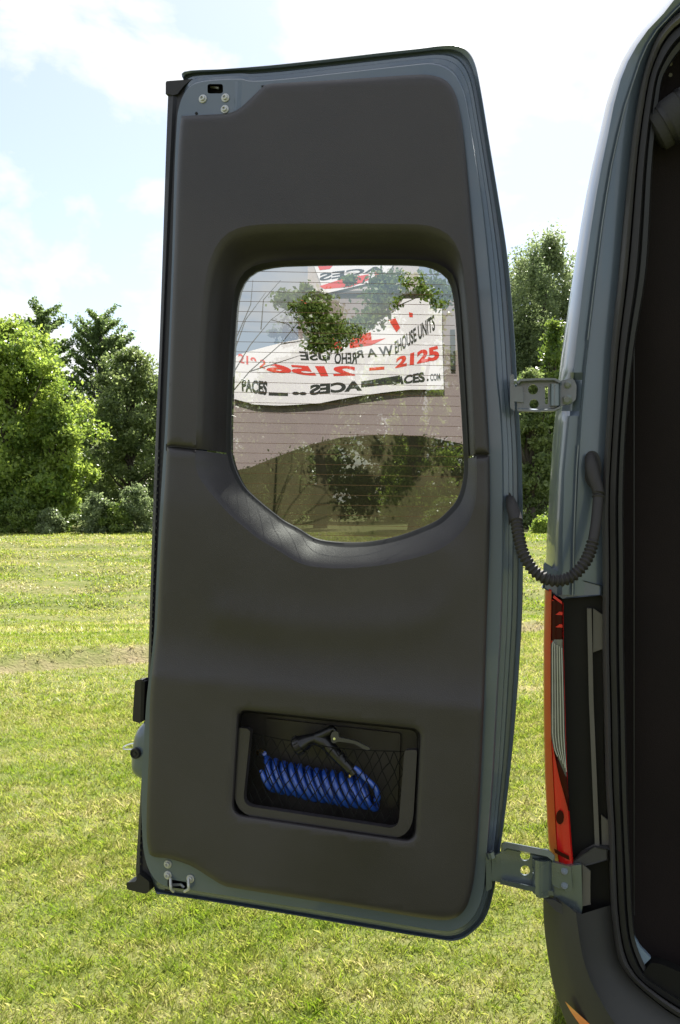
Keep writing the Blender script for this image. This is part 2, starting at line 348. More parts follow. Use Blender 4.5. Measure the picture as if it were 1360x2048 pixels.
def blades(bands):
    Vs = []
    for (d0, d1, dens, h0, h1, w) in bands:
        area = .76 * (d1 * d1 - d0 * d0) / 2 + 2.4 * (d1 - d0); n = int(area * dens)
        y = np.sqrt(rng.uniform(d0 * d0, d1 * d1, n)); x = rng.uniform(-1, 1, n) * (.38 * y + 1.2)
        # tufts
        cl = (rng.random(n) < .35); tx = np.round(x * 9) / 9; ty = np.round(y * 9) / 9
        hsh = np.modf(np.sin(tx * 127.1 + ty * 311.7) * 43758.5)[0]; hs2 = np.modf(np.sin(tx * 269.5 + ty * 183.3) * 43758.5)[0]
        x = np.where(cl, tx + hsh * .07 + rng.normal(0, .022, n), x); y = np.where(cl, ty + hs2 * .07 + rng.normal(0, .022, n), y)
        q = y - .75 * x - 10.72 + .15 * np.sin(x * 3.1) + .1 * np.sin(x * 11); keep = (np.abs(q) > .24) | (rng.random(n) < .15)
        patch = .5 + .5 * np.sin(x * 1.3 + 1.7 * np.sin(y * .9)) * np.sin(y * 1.1 + 2 * np.sin(x * .7))
        keep &= rng.random(n) < .45 + .6 * patch
        x, y, cl, patch = x[keep], y[keep], cl[keep], patch[keep]; n = len(x)
        h = rng.uniform(h0, h1, n) * (1 + .5 * cl * (rng.random(n) < .4)) * (.7 + .45 * patch); a = rng.uniform(0, 6.283, n); ln = rng.uniform(.3, 1.9, n)
        flat = rng.random(n) < .24; ln = np.where(flat, 2.6, ln); hz = h / np.sqrt(1 + ln ** 2); hx = hz * ln
        b = a + rng.normal(0, .5, n) + 1.57; ww = w * rng.uniform(.6, 1.3, n) / 2
        z = hgt(x, y) - .004
        dx, dy = np.cos(a) * hx, np.sin(a) * hx; wx, wy = np.cos(b) * ww, np.sin(b) * ww
        p = np.stack([np.stack([x - wx, y - wy, z], 1), np.stack([x + wx, y + wy, z], 1),
                      np.stack([x + wx * .7 + dx * .42, y + wy * .7 + dy * .42, z + hz * .62], 1), np.stack([x + dx, y + dy, z + hz + flat * .012], 1),
                      np.stack([x - wx * .7 + dx * .42, y - wy * .7 + dy * .42, z + hz * .62], 1)], 1)
        Vs.append(p.reshape(-1, 3))
    V = np.concatenate(Vs); F = np.arange(len(V)).reshape(-1, 5)
    o = big('grass', V, F, grass_blade); tag(o, 'sunlit mown green and straw coloured grass blades of the lawn', 'grass', kind='stuff')
blades([(2.3, 4.2, 30000, .018, .046, .0032), (4.2, 7, 15000, .02, .048, .0045), (7, 12, 4200, .022, .055, .008), (12, 20, 1100, .03, .07, .017), (20, 34, 420, .04, .09, .03)])
# ------------------------------------------------------------------ trees
def tree(name, label, cat, px, top, base_px_y, halfw, Y, leafm, n_tips, n_leaf, leaf, shape='round', group=None, low=.08, seed=1, trunk=True, spread=.42):
    rg = np.random.default_rng(seed)
    p0 = at(px, 1075, Y); gz0 = float(hgt(p0.x, Y)); ztop = at(px, top, Y).z; H = ztop - gz0; hw = halfw / FP * Y
    root = empty(name, (p0.x, Y, gz0), label, cat, group)
    zc = gz0 + H * low; tips = []
    while len(tips) < n_tips:
        t = rg.random(); a = rg.uniform(0, 6.283)
        if shape == 'round': rr = math.sin(math.pi * min(1, (t * .92 + .10)) ** .75) ** .7
        elif shape == 'cone': rr = (1 - t) ** .62 * 1.0 + .05
        elif shape == 'broad': rr = (1 - max(0, t - .35) ** 2 / .43) ** .5 if t < 1 else 0
        elif shape == 'column': rr = min(1, 5 * (1 - t)) ** .5 * (.8 + .2 * math.sin(t * 3.14))
        else: rr = math.sqrt(max(0, 1 - t * t))
        rr *= (.82 + .22 * math.sin(a * 3 + t * 9 + seed) + .1 * rg.normal())
        q = rg.random() ** .38
        tips.append((p0.x + math.cos(a) * hw * rr * q, Y + math.sin(a) * hw * rr * q * .9, zc + (ztop - zc) * (t * .97 + .0)))
    T = np.array(tips); reps = n_leaf // n_tips
    sc = spread * (.6 + .8 * rg.random(n_tips)) * (hw / 3.2) ** .5
    C_ = np.repeat(T, reps, 0); s_ = np.repeat(sc, reps)
    off = rg.normal(0, 1, (len(C_), 3)); 
    if shape in ('cone',):  # branch sprays pointing outward/up
        out_ = C_ - np.array([p0.x, Y, 0]); out_[:, 2] = 0; out_ /= (np.linalg.norm(out_, axis=1)[:, None] + 1e-6); out_[:, 2] = .75
        off = off * .28 + out_ * rg.uniform(-1.9, 2.2, (len(C_), 1))
    if shape in ('column',): off = off * np.array([.7, .7, 1.9])
    P = C_ + off * (s_ * .55)[:, None] * np.array([1, 1, .8])
    n = len(P); a = rg.normal(0, 1, (n, 3)); a /= np.linalg.norm(a, axis=1)[:, None]; nr = rg.normal(0, 1, (n, 3)) + np.array([0, 0, .7]); b = np.cross(a, nr); b /= (np.linalg.norm(b, axis=1)[:, None] + 1e-9)
    L = leaf * rg.uniform(.6, 1.3, n)[:, None]
    V = np.stack([P - a * L * .5, P + b * L * .3, P + a * L * .5, P - b * L * .3], 1).reshape(-1, 3)
    big('crown', V, np.arange(len(V)).reshape(-1, 4), leafm, root, (p0.x, Y, zc + H * .5))
    if trunk:
        m = M(); r0 = .03 * H ** .9
        m.tube([(p0.x, Y, gz0 - .1), (p0.x + .05 * H * .2, Y, gz0 + H * .2), (p0.x - .02 * H, Y + .1, gz0 + H * .5), (p0.x, Y, gz0 + H * .8)], [r0 * 1.3, r0, r0 * .6, r0 * .2], 8)
        for k in range(0, n_tips if shape != 'column' else 0, max(1, n_tips // 26)):
            q = Vector(tips[k]); zb = gz0 + (q.z - gz0) * .55; b_ = Vector((p0.x, Y, zb)); mid = b_.lerp(q, .5) + Vector((0, 0, -.05 * H * .3))
            m.tube([b_, mid, q], [r0 * .35, r0 * .22, r0 * .06], 5, False)
        m.out('trunk', barkm, root, org=(p0.x, Y, gz0))
    return root
G1 = 'trees along the far edge of the lawn'
tree('leafy_tree', 'bright yellow green broad tree at the left edge of the view', 'tree', 20, 640, 1075, 165, 37, lf_bright, 300, 60000, .17, 'broad', G1, .02, 3)
tree('leafy_tree', 'low bright green tree skirt bulging beside the grey green bushes', 'tree', 110, 800, 1075, 80, 36, lf_bright, 110, 20000, .16, 'round', G1, .02, 4)
tree('conifer_tree', 'spiky conifer top rising behind the bright green tree', 'tree', 84, 604, 1075, 135, 46, lf_con, 220, 36000, .15, 'cone', G1, .1, 5)
tree('conifer_tree', 'ragged conifer with upswept branch tips right of the spiky one', 'tree', 202, 616, 1075, 140, 47, lf_con, 230, 38000, .15, 'cone', G1, .1, 6)
tree('leafy_tree', 'dark olive broad tree just left of the van door edge', 'tree', 262, 695, 1075, 115, 42, lf_dark, 190, 34000, .16, 'broad', G1, .04, 8)
tree('leafy_tree', 'tall dark tree seen hidden mostly behind the door', 'tree', 400, 660, 1075, 130, 44, lf_dark, 120, 16000, .2, 'round', G1, .05, 9)
tree('leafy_tree', 'dark tree behind left half of the tinted window', 'tree', 545, 740, 1075, 110, 45, lf_dark, 120, 16000, .2, 'round', G1, .05, 10)
tree('leafy_tree', 'mid green tree behind the middle of the tinted window', 'tree', 640, 585, 1075, 100, 44, lf_dark, 150, 20000, .2, 'broad', G1, .5, 11)
tree('leafy_tree', 'bright green tree seen through right side of the tinted window', 'tree', 830, 540, 1075, 85, 40, lf_bright, 120, 18000, .18, 'broad', G1, .05, 12)
tree('leafy_tree', 'tall dusty green tree beyond the upper door hinge', 'tree', 1090, 468, 1075, 120, 52, lf_grey, 420, 60000, .18, 'column', G1, .1, 13, spread=.5)
tree('leafy_tree', 'airy grey green tree filling the gap between door and van', 'tree', 1065, 520, 1075, 110, 55, lf_grey, 260, 40000, .2, 'broad', G1, .05, 21, spread=.6)
tree('leafy_tree', 'fresh green smaller tree behind the upper hinge gap', 'tree', 1108, 640, 1075, 62, 44, lf_mid, 60, 9000, .17, 'round', G1, .25, 14)
tree('leafy_tree', 'dark low tree in the gap below the upper hinge', 'tree', 1060, 740, 1075, 75, 41, lf_dark, 100, 16000, .18, 'round', G1, .03, 15)
tree('leafy_tree', 'tall tree hidden behind the van corner', 'tree', 1230, 520, 1075, 120, 48, lf_mid, 110, 14000, .22, 'round', G1, .05, 16)
tree('leafy_tree', 'broad dark tree behind the van side', 'tree', 1400, 560, 1075, 130, 47, lf_dark, 100, 12000, .22, 'round', G1, .05, 17)
tree('leafy_tree', 'tall tree just outside the left edge of view', 'tree', -130, 620, 1075, 130, 42, lf_mid, 110, 14000, .22, 'round', G1, .05, 18)
for i, (x, tp, hw) in enumerate([(-60, 760, 130), (140, 790, 130), (300, 770, 130), (470, 780, 130), (620, 760, 120), (780, 720, 120), (940, 700, 120), (1040, 700, 110), (1150, 690, 110), (1300, 720, 130)]):
    tree('background_tree', 'shaded dark tree of the back row of the wood', 'tree', x, tp, 1075, hw, 56 + (i % 3), lf_dark, 100, 14000, .32, 'round', 'back row of the wood', .02, 40 + i, False, .7)
G2 = 'bushes at the foot of the trees'
for i, (x, tp, hw, Y, lb) in enumerate([(192, 992, 42, 34, 'pale grey green rounded bush left of the van door edge'), (272, 975, 55, 34.5, 'larger grey green bush touching the van door edge'), (35, 1000, 55, 34, 'dull green low bush in front of the bright tree'), (100, 1022, 35, 33.7, 'small pale bush between the low bushes at left'),
                                     (232, 1010, 35, 34, 'low dusky bush between the two grey green bushes'), (1083, 1038, 20, 33.8, 'small bright green sapling in the hinge gap'), (1120, 1010, 50, 35, 'dark bush behind the van corner'), (350, 985, 60, 34.5, 'grey green bush hidden behind the door'), (900, 1000, 60, 34.5, 'green bush seen low through the tinted window'), (-60, 990, 60, 34.5, 'grey green bush outside the left edge')]):
    tree('bush', lb, 'bush', x, tp, 1075, hw, Y, lf_bright if i == 5 else lf_grey if i in (0, 1, 3, 7) else lf_mid, 70, 7000, .10, 'dome', G2, .0, 70 + i, False, .32)
# ------------------------------------------------------------------ the van
UC = uv(dr(1130, 1000))[0] + 1.0         # centre plane of the van along U
VAN = empty('camper_van', fuv(UC, 0, -2.5), 'grey blue high roof van seen from behind with its left rear door swung wide open', 'van')
def mirror(p): q = p - DP; u = q.dot(U); return p + U * 2 * (UC - u)
def col(pts, w): return [dr(x, y, w) for x, y in pts]
YS = [0, 27, 60, 90, 123, 160, 210, 270, 330, 390, 450, 500, 558, 620, 680, 735, 745, 760, 800, 822, 832, 846, 890, 944, 993, 1066, 1140, 1190]
def cx_(tbl): a = np.array(tbl, float); return lambda y: float(np.interp(y, a[:, 0], a[:, 1]))
L0 = cx_([(0, 1334), (27, 1315), (60, 1284), (109, 1249), (159, 1228), (213, 1211), (287, 1195), (345, 1181), (427, 1165), (552, 1146), (700, 1124), (756, 1117), (822, 1111), (895, 1104), (993, 1098), (1066, 1094), (1152, 1091), (1190, 1090)])
L1 = cx_([(0, 1349), (27, 1328), (71, 1286), (120, 1258), (153, 1244), (213, 1228), (273, 1217), (345, 1202), (421, 1189), (552, 1170), (700, 1153), (756, 1149), (827, 1142), (944, 1131), (1066, 1128), (1190, 1127)])
L2 = cx_([(0, 1372), (27, 1345), (71, 1304), (115, 1283), (213, 1250), (314, 1226), (421, 1208), (558, 1190), (732, 1169), (822, 1161), (944, 1153), (1066, 1148), (1190, 1145)])
L3 = cx_([(0, 1388), (27, 1353), (68, 1318), (109, 1299), (170, 1282), (232, 1271), (290, 1263), (355, 1255), (465, 1244), (558, 1236), (700, 1222), (846, 1213), (993, 1204), (1140, 1205), (1190, 1206)])
def column(f, w, dx=0, rec=None):
    o = []
    for y in YS:
        ww = w(y) if callable(w) else w
        o.append(dr(f(y) + dx, y, ww))
    return o
rec = lambda y: -.018 if 745 < y < 832 else 0.0            # hinge recess
def mixf(a, b, t): return lambda y: a(y) * (1 - t) + b(y) * t
cols = [column(L0, -.15), column(mixf(L0, L1, .12), -.10), column(mixf(L0, L1, .4), -.045), column(mixf(L0, L1, .72), lambda y: -.014 + rec(y)), column(mixf(L0, L1, .93), lambda y: -.003 + rec(y)), column(mixf(L1, L2, .08), lambda y: rec(y) - .004),
        column(mixf(L1, L2, .88), -.012), column(L2, -.007), column(mixf(L2, L3, .07), -.016), column(mixf(L2, L3, .55), -.022), column(mixf(L2, L3, .9), -.03), column(L3, -.032)]
# carry each column over the roof to the centre plane
def roofed(c, ztop, n=14):
    p = c[0]; u0, z0 = uv(p); w = (p - DP).dot(NRM); o = []
    for k in range(n, 0, -1):
        s = k / n; o.append(fuv(u0 + (UC - u0) * (1 - (1 - s) ** 1.0 * 1) , z0 + (ztop - z0) * (1 - (1 - s) ** 2.2), w))
    return o + c
full = []
for k, c in enumerate(cols):
    a = roofed(c, 2.86 - .012 * k); full.append(a[::-1] + [mirror(p) for p in a[1:]])
bm_ = M(); bm_.loft(full, False)
# side skin and roof run forward from the outermost column
o0 = full[0]; lowp = [dr(1092, 1300, -.15), dr(1094, 1500, -.15), dr(1100, 1700, -.15), dr(1112, 1900, -.15)]
lowp = [fuv(uv(p)[0], uv(p)[1], -.15) for p in lowp] + [fuv(uv(lowp[-1])[0] + .02, .38, -.15)]
o0 = lowp[::-1] + o0 + [mirror(p) for p in lowp]
bm_.loft([o0, [p + AX * 2.2 for p in o0], [p + AX * 4.0 for p in o0], [p + AX * 4.6 + Vector((0, 0, -.25 * max(0, p.z - 1))) for p in o0], [p + AX * 5.3 + Vector((0, 0, -.62 * max(0, p.z - 1.0))) for p in o0]], False)
M().tube([p + NRM * .0006 for p in column(L2, -.007)[:15]], .0013, 6).out('pillar_seam', mat('seam_highlight', (.16, .18, .20), .3, .2, .4), VAN, 60)  # lighter bead colour stands for the highlight along the pillar ridge
M().tube([p + NRM * .0006 for p in column(L2, -.007)[22:]], .0013, 6).out('pillar_seam', MT['seam_highlight'], VAN, 60)
body = bm_.out('body', paint, VAN, 22)
nf = [p + AX * 5.3 + Vector((0, 0, -.62 * max(0, p.z - 1.0))) for p in o0]
mk('front_panel', nf + [sum(nf, Vector()) / len(nf)], [(i, (i + 1) % len(nf), len(nf)) for i in range(len(nf))], paint, VAN)
fl = [o0[0] + AX * .02, o0[-1] + AX * .02, o0[-1] + AX * 5.2, o0[0] + AX * 5.2]
M().prism(fl, (0, 0, .05)).out('floor_pan', blackp, VAN)
for s in (0, 1):
    for a in (1.0, 4.3):
        c = fuv(UC - .86, .36, -a); c = mirror(c) if s else c
        m = M(); rings = []
        for ww, rr in ((-.11, .22), (-.12, .30), (-.10, .355), (.10, .355), (.12, .30), (.11, .22)): rings.append([c + U * ww + AX * math.cos(k * .19635) * rr + ZV * math.sin(k * .19635) * rr for k in range(32)])
        w_ = m.loft(rings).out('wheel', tyre, VAN)
        M().add([c] + [c + U * ((.06 if s else -.06)) + AX * math.cos(k * .19635) * .225 + ZV * math.sin(k * .19635) * .225 for k in range(32)], [(0, k + 1, (k + 1) % 32 + 1) for k in range(32)]).out('rim', steel, w_)
# hinge recess rim and door aperture strip ------------------------------------------------
AP = [(1353, 27), (1330, 50), (1312, 76), (1299, 109), (1288, 145), (1278, 190), (1268, 250), (1258, 330), (1247, 440), (1236, 558), (1222, 700), (1213, 846), (1204, 993), (1205, 1140), (1205, 1291), (1208, 1430), (1211, 1564), (1217, 1662), (1219, 1750), (1222, 1816), (1229, 1878), (1236, 1916), (1250, 1942), (1270, 1966), (1303, 1995), (1342, 2024), (1390, 2052), (1450, 2075)]
AQ = [(1372, 40), (1345, 62), (1325, 88), (1311, 118), (1300, 150), (1291, 195), (1282, 255), (1273, 335), (1264, 445), (1254, 558), (1237, 700), (1226, 846), (1218, 993), (1219, 1140), (1219, 1291), (1222, 1430), (1225, 1564), (1230, 1662), (1233, 1750), (1236, 1816), (1243, 1878), (1254, 1920), (1270, 1948), (1285, 1964), (1310, 1984), (1348, 2010), (1396, 2036), (1454, 2056)]
apa = cr(AP, 4); apq = cr(AQ, 4)
def loop_(px, w, dx=0, dy=0):      # left side traced, carried over the top and the sill, mirrored
    L = [dr(x + dx, y + dy, w) for x, y in px]; u0, z0 = uv(L[0]); u1, z1 = uv(L[-1])
    top = [fuv(u0 + (UC - u0) * k / 10, z0 + (2.74 - (L and 0) - z0 + w * .0) * (1 - (1 - k / 10) ** 2.0), w) for k in range(10, 0, -1)]
    bot = [fuv(u1 + (UC - u1) * k / 10, z1, w) for k in range(1, 11)]
    h = top + L + bot; return h + [mirror(p) for p in h[::-1][1:-1]]
lp = lambda t: [((a[0] * (1 - t) + b[0] * t), (a[1] * (1 - t) + b[1] * t)) for a, b in zip(apa, apq)]
M().loft([loop_(lp(-.02), -.034), loop_(lp(.12), -.010), loop_(lp(.5), -.004), loop_(lp(.85), -.010), loop_(lp(1.0), -.034)]).out('door_opening_trim', stripm, VAN, 40)
M().loft([loop_(lp(1.0), -.033), loop_(lp(1.15), -.02), loop_(lp(1.9), -.018), loop_(lp(2.1), -.035), loop_(lp(2.35), -.03), loop_(lp(2.9), -.035), loop_(lp(3.1), -.1)]).out('door_opening_seal', rubber, VAN, 40)
# curtain / bug screen filling the opening, with soft folds
cu = M(); rows = []
ga = [dr(x, y, -.10) for x, y in lp(2.7)]; us = [uv(p) for p in ga]
zz = np.linspace(.36, 2.6, 66)
ul = np.interp(zz, [p[1] for p in us[::-1]], [p[0] for p in us[::-1]])
for j, z in enumerate(zz):
    r_ = []
    for i in range(50):
        s = i / 49; u_ = ul[j] - .03 + s * (UC - ul[j] + .03); r_.append(fuv(u_, z, -.115 + .006 * math.sin(u_ * 26 + 1.5 * math.sin(z * 3)) + .004 * math.sin(z * 9 + u_ * 12)))
    rows.append(r_)
cu.loft(rows, False); cu.loft([[mirror(p) for p in r] for r in rows], False); cu.out('dark_curtain', cloth, VAN, 60)
M().box(fuv(UC, 1.4, -.3), DAX, (.84, .85, .002)).out('interior_lining', cloth, VAN)
M().tube([dr(1268, y, -.098) for y in range(330, 1840, 60)], .0016, 5).out('curtain_seam', rubber, VAN)
for y in (128, 150): M().tube([dr(1341, y, -.10), dr(1341, y, -.09)], .004, 8).out('snap_button', greyplate, VAN)
# rolled-up screen with strap
ra = dr(1303, 268, -.07); rb_ = dr(1440, 175, -.05); dv = rb_ - ra
pts = [ra + dv * t for t in (0, .02, .06, .2, .4, .7, 1)]
roll = M().tube(pts, [.018, .034, .043, .045, .046, .046, .046], 20).out('rolled_screen', mat('rolled_cloth', (.03, .03, .034), .85, bump=.5, bscale=300, var=.2, vscale=10), VAN, 50)
for t_ in (.22, .52): M().tube([ra + dv * (t_ - .03), ra + dv * (t_ + .03)], .0475, 20).out('strap', rubber, roll)
# inner lower corner: painted sill edge and black step
M().prism(col([(1264, 1862), (1281, 1890), (1301, 1911), (1290, 1922), (1282, 1934), (1272, 1905)], -.05), NRM * .012).out('sill_corner', mat('sill_paint', (.16, .22, .30), .35, coat=.4), VAN)
bev(M().prism(col(rpoly([(1283, 1935), (1300, 1912), (1322, 1915), (1480, 1985), (1480, 2060), (1340, 1985)], 6), -.06), NRM * .03).out('step_edge', blackp, VAN), .003)
# recess behind the tail light, light housing
M().prism(col([(1123, 1186), (1200, 1180), (1207, 1196), (1207, 1500), (1216, 1665), (1218, 1750), (1226, 1880), (1262, 1970), (1440, 2080), (1240, 2080), (1160, 1860), (1140, 1700), (1128, 1400)], -.075), NRM * .03).out('light_housing', blackp, VAN)
bev(M().prism(col([(1088, 1172), (1127, 1190), (1204, 1186), (1204, 1168), (1127, 1150), (1092, 1130)], -.06), NRM * .04).out('pillar_lower_lip', paint, VAN), .004)
M().prism(col([(1174, 1216), (1183, 1216), (1187, 1400), (1199, 1688), (1190, 1692), (1178, 1400)], -.04), NRM * .012).out('light_mounting_rail', greyplate, VAN)
for i, q in enumerate([[(1186, 1216), (1205, 1229), (1205, 1297), (1186, 1304)], [(1202, 1628), (1217, 1640), (1219, 1690), (1204, 1695)]]):
    M().prism(col(q, -.04), NRM * .006).out('mounting_plate', greyplate, VAN)
bev(M().prism(col([(1146, 1722), (1162, 1703), (1190, 1690), (1216, 1692), (1216, 1712), (1180, 1722), (1150, 1726)], -.03), NRM * .02).out('lower_ledge', bump_pl, VAN), .003)
# tail light ---------------------------------------------------------------------------------
TL = [(1174, 1090, 1103, 1126), (1194, 1089, 1102.5, 1126.5), (1290, 1087, 1101, 1127), (1400, 1087, 1101, 1130), (1480, 1088, 1102, 1132), (1560, 1090, 1106, 1135), (1640, 1094, 1110, 1140), (1695, 1097.5, 1113, 1144), (1728, 1112, 1118, 1147)]
tl_y = lambda y, i: float(np.interp(y, [t_[0] for t_ in TL], [t_[i] for t_ in TL]))
tys = list(np.linspace(1174, 1728, 40))
def tcol(fx, w, ys_=tys): return [dr(fx(y), y + max(0, (fx(y) - 1090)) * (.5 if y < 1200 else 0), w) for y in ys_]
tl = M().loft([tcol(lambda y: tl_y(y, 1) + 3, -.11), tcol(lambda y: tl_y(y, 1), -.05), tcol(lambda y: tl_y(y, 1) + 3, -.03), tcol(lambda y: tl_y(y, 2) - 1, -.010), tcol(lambda y: tl_y(y, 2), -.006)], False).out('tail_light', redo, VAN, 50)
def lens(name, y0, y1, l, r, w, m, n=16):
    ys_ = list(np.linspace(y0, y1, n)); return M().loft([tcol(l, w - .004, ys_), tcol(lambda y: l(y) * .9 + r(y) * .1, w, ys_), tcol(lambda y: l(y) * .5 + r(y) * .5, w + .002, ys_), tcol(lambda y: l(y) * .1 + r(y) * .9, w, ys_), tcol(r, w - .006, ys_)], False).out(name, m, tl, 50)
lens('inner_lens', 1192, 1728, lambda y: tl_y(y, 2), lambda y: tl_y(y, 3), -.006, redm, 40)
lens('dark_lens', 1196, 1281, lambda y: tl_y(y, 2) + 1, lambda y: tl_y(y, 3) - 1, -.0015, redd)
cl_l = lambda y: float(np.interp(y, [1279, 1286, 1470, 1500, 1553], [1107, 1102, 1102, 1107, 1131])); cl_r = lambda y: tl_y(y, 3) - 1
lens('clear_lens', 1279, 1553, cl_l, cl_r, .001, clear, 30)
for k in range(5):
    f = (k + .6) / 5.2; ys_ = np.linspace(1284 + k * 3, 1548 - (1 - f) * 40, 20)
    M().tube([dr(cl_l(y) * (1 - f) + cl_r(y) * f, y, .0045) for y in ys_], .0009, 6).out('lens_rib', lensrib, tl)
lens('dark_red_panel', 1500, 1622, lambda y: float(np.interp(y, [1500, 1553, 1622], [1107, 1118, 1137])), lambda y: float(np.interp(y, [1500, 1553, 1622], [1108, 1134, 1139])), .0, redd)
for y in (1229, 1254): M().prism(col([(1111, y), (1119, y - 6), (1125, y - 5), (1125, y + 1)], .002), NRM * .003).out('reflector_fin', redm, tl)
M().prism(col(circ(1120, 1634, 8, 18, 14), .0), NRM * .003).out('bulb_window', redd, tl)
M().prism(col([(1108, 1190), (1124, 1203), (1124, 1208), (1106, 1195)], .0), NRM * .004).out('red_edge', redm, tl)
M().prism(col([(1108, 1697), (1138, 1712), (1139, 1720), (1110, 1705)], .0), NRM * .002).out('dark_edge', redd, tl)
# bumper ---------------------------------------------------------------------------------------
B0 = [(1086, 1775), (1088, 1850), (1097, 1920), (1106, 1970), (1120, 2012), (1140, 2062), (1175, 2130), (1230, 2200)]
B1 = [(1120, 1800), (1124, 1850), (1132, 1910), (1143, 1960), (1160, 2005), (1185, 2055), (1225, 2120), (1280, 2190)]
B2 = [(1152, 1826), (1158, 1870), (1166, 1915), (1180, 1958), (1198, 1995), (1225, 2040), (1275, 2100), (1330, 2160)]
B3 = [(1163, 1828), (1168, 1870), (1178, 1915), (1192, 1955), (1213, 1990), (1245, 2032), (1300, 2080), (1380, 2130)]
B4 = [(1222, 1810), (1228, 1870), (1236, 1915), (1252, 1945), (1275, 1973), (1310, 2003), (1350, 2032), (1430, 2072)]
cB = lambda b, w: [dr(x, y, w) for x, y in cr(b, 5)]
fb = [cB(B0, -.12), cB([(x + 1, y) for x, y in B0], -.04), cB(B1, .02), cB(B2, .035), cB(B3, .015), cB(B4, -.03)]
bmp = M().loft(fb, False).loft([[mirror(p) for p in r] for r in fb], False)
cb = [fb[0][-1], fb[1][-1], fb[2][-1], fb[3][-1], fb[4][-1], fb[5][-1]]
bmp.loft([cb, [mirror(p) for p in cb]], False)
bumper = bmp.out('rear_bumper', bump_pl, VAN, 40)
M().loft([[dr(x, y, .0) for x, y in cr([(1130, 2003), (1142, 2024), (1165, 2056), (1200, 2100)], 5)], [dr(x, y, .018) for x, y in cr([(1134, 2006), (1155, 2026), (1190, 2058), (1230, 2100)], 5)]], False).out('side_reflector', orange, bumper)
# ------------------------------------------------------------------ the open door
Bp = [(354, 240), (358, 215), (364, 196), (376, 177), (398, 165), (440, 160), (481, 159), (505, 163), (560, 160), (660, 149), (760, 138), (842, 129), (868, 129), (892, 137), (912, 155), (928, 190), (938, 240), (952, 330), (966, 430), (978, 550), (988, 680), (993, 760), (1000, 830), (1004, 920), (1004, 1080), (1000, 1250), (992, 1400), (985, 1540), (978, 1640), (972, 1720), (965, 1790), (945, 1835), (915, 1858), (885, 1862), (840, 1856), (700, 1832), (560, 1809), (450, 1791), (380, 1780), (330, 1772), (305, 1752), (290, 1715), (284, 1660), (283, 1560), (288, 1480), (293, 1400), (300, 1340), (308.5, 1260), (312, 1180), (317.5, 1060), (325, 940), (330, 860), (337, 700), (344, 520), (349, 340)]
Ep = [(369, 240), (368, 215), (368, 196), (368, 165), (368, 143), (440, 138), (481, 135), (505, 133), (560, 128), (660, 117), (760, 105), (842, 96), (880, 91), (912, 90), (934, 100), (950, 126), (962, 180), (980, 290), (998, 400), (1016, 520), (1028, 660), (1034, 760), (1039, 840), (1044, 930), (1046, 1080), (1045, 1210), (1038, 1340), (1027, 1480), (1014, 1600), (1002, 1690), (992, 1760), (974, 1830), (946, 1864), (915, 1881), (870, 1878), (700, 1850), (560, 1826), (450, 1808), (380, 1797), (330, 1789), (311, 1785), (305, 1740), (300, 1660), (299, 1560), (303, 1480), (306, 1400), (310, 1340), (317, 1260), (320, 1180), (327, 1060), (334, 940), (339, 860), (346, 700), (354, 520), (361, 340)]
assert len(Bp) == len(Ep), (len(Bp), len(Ep))
Bc = cr(Bp, 4, True); Ec = cr(Ep, 4, True)
def mid(t_, w): return [dr(a[0] * (1 - t_) + b[0] * t_, a[1] * (1 - t_) + b[1] * t_, w) for a, b in zip(Bc, Ec)]
U1 = [(392, 897), (393, 850), (396, 750), (401, 650), (406, 590), (414, 540), (428, 500), (450, 470), (480, 455), (520, 449), (600, 447), (700, 447), (800, 448), (850, 450), (885, 461), (908, 482), (922, 515), (931, 570), (938, 640), (943, 720), (948, 820), (951, 907)]
U2 = [(455, 906), (455, 850), (458, 760), (462, 680), (467, 610), (474, 575), (488, 550), (508, 535), (540, 527), (570, 524), (640, 522), (700, 521), (780, 521), (830, 522), (862, 526), (888, 538), (905, 556), (914, 590), (919, 640), (924, 720), (930, 820), (935, 914)]
Lo1 = [(392, 900), (390, 925), (396, 950), (410, 972), (428, 994), (457, 1027), (485, 1052), (512, 1074), (550, 1097), (585, 1119), (610, 1130), (640, 1135), (680, 1137), (720, 1135), (760, 1131), (800, 1123), (840, 1113), (881, 1098), (915, 1072), (937, 1045), (950, 1008), (954, 960), (953, 912)]
Lo2 = [(455, 909), (458, 925), (466, 948), (478, 972), (492, 990), (520, 1015), (545, 1035), (565, 1050), (595, 1066), (620, 1082), (640, 1089), (660, 1092), (685, 1094), (726, 1094), (760, 1090), (800, 1081), (840, 1067), (880, 1049), (905, 1027), (922, 1005), (932, 975), (936, 945), (936, 917)]
def arc(pts, n):
    P = np.array(cr(pts, 8)); d = np.concatenate([[0], np.cumsum(np.hypot(*np.diff(P, axis=0).T))]); q = np.linspace(0, d[-1], n)
    return [tuple(p) for p in np.stack([np.interp(q, d, P[:, 0]), np.interp(q, d, P[:, 1])], 1)]
u1, u2, l1, l2 = arc(U1, 64), arc(U2, 64), arc(Lo1, 70), arc(Lo2, 70)
wring = u1 + l1[::-1]; wring2 = u2 + l2[::-1]
POCK = rs(rpoly([(479, 1420), (840, 1459), (829, 1681), (467, 1627)], [16, 18, 22, 22], 5), 7, True)
door = M()
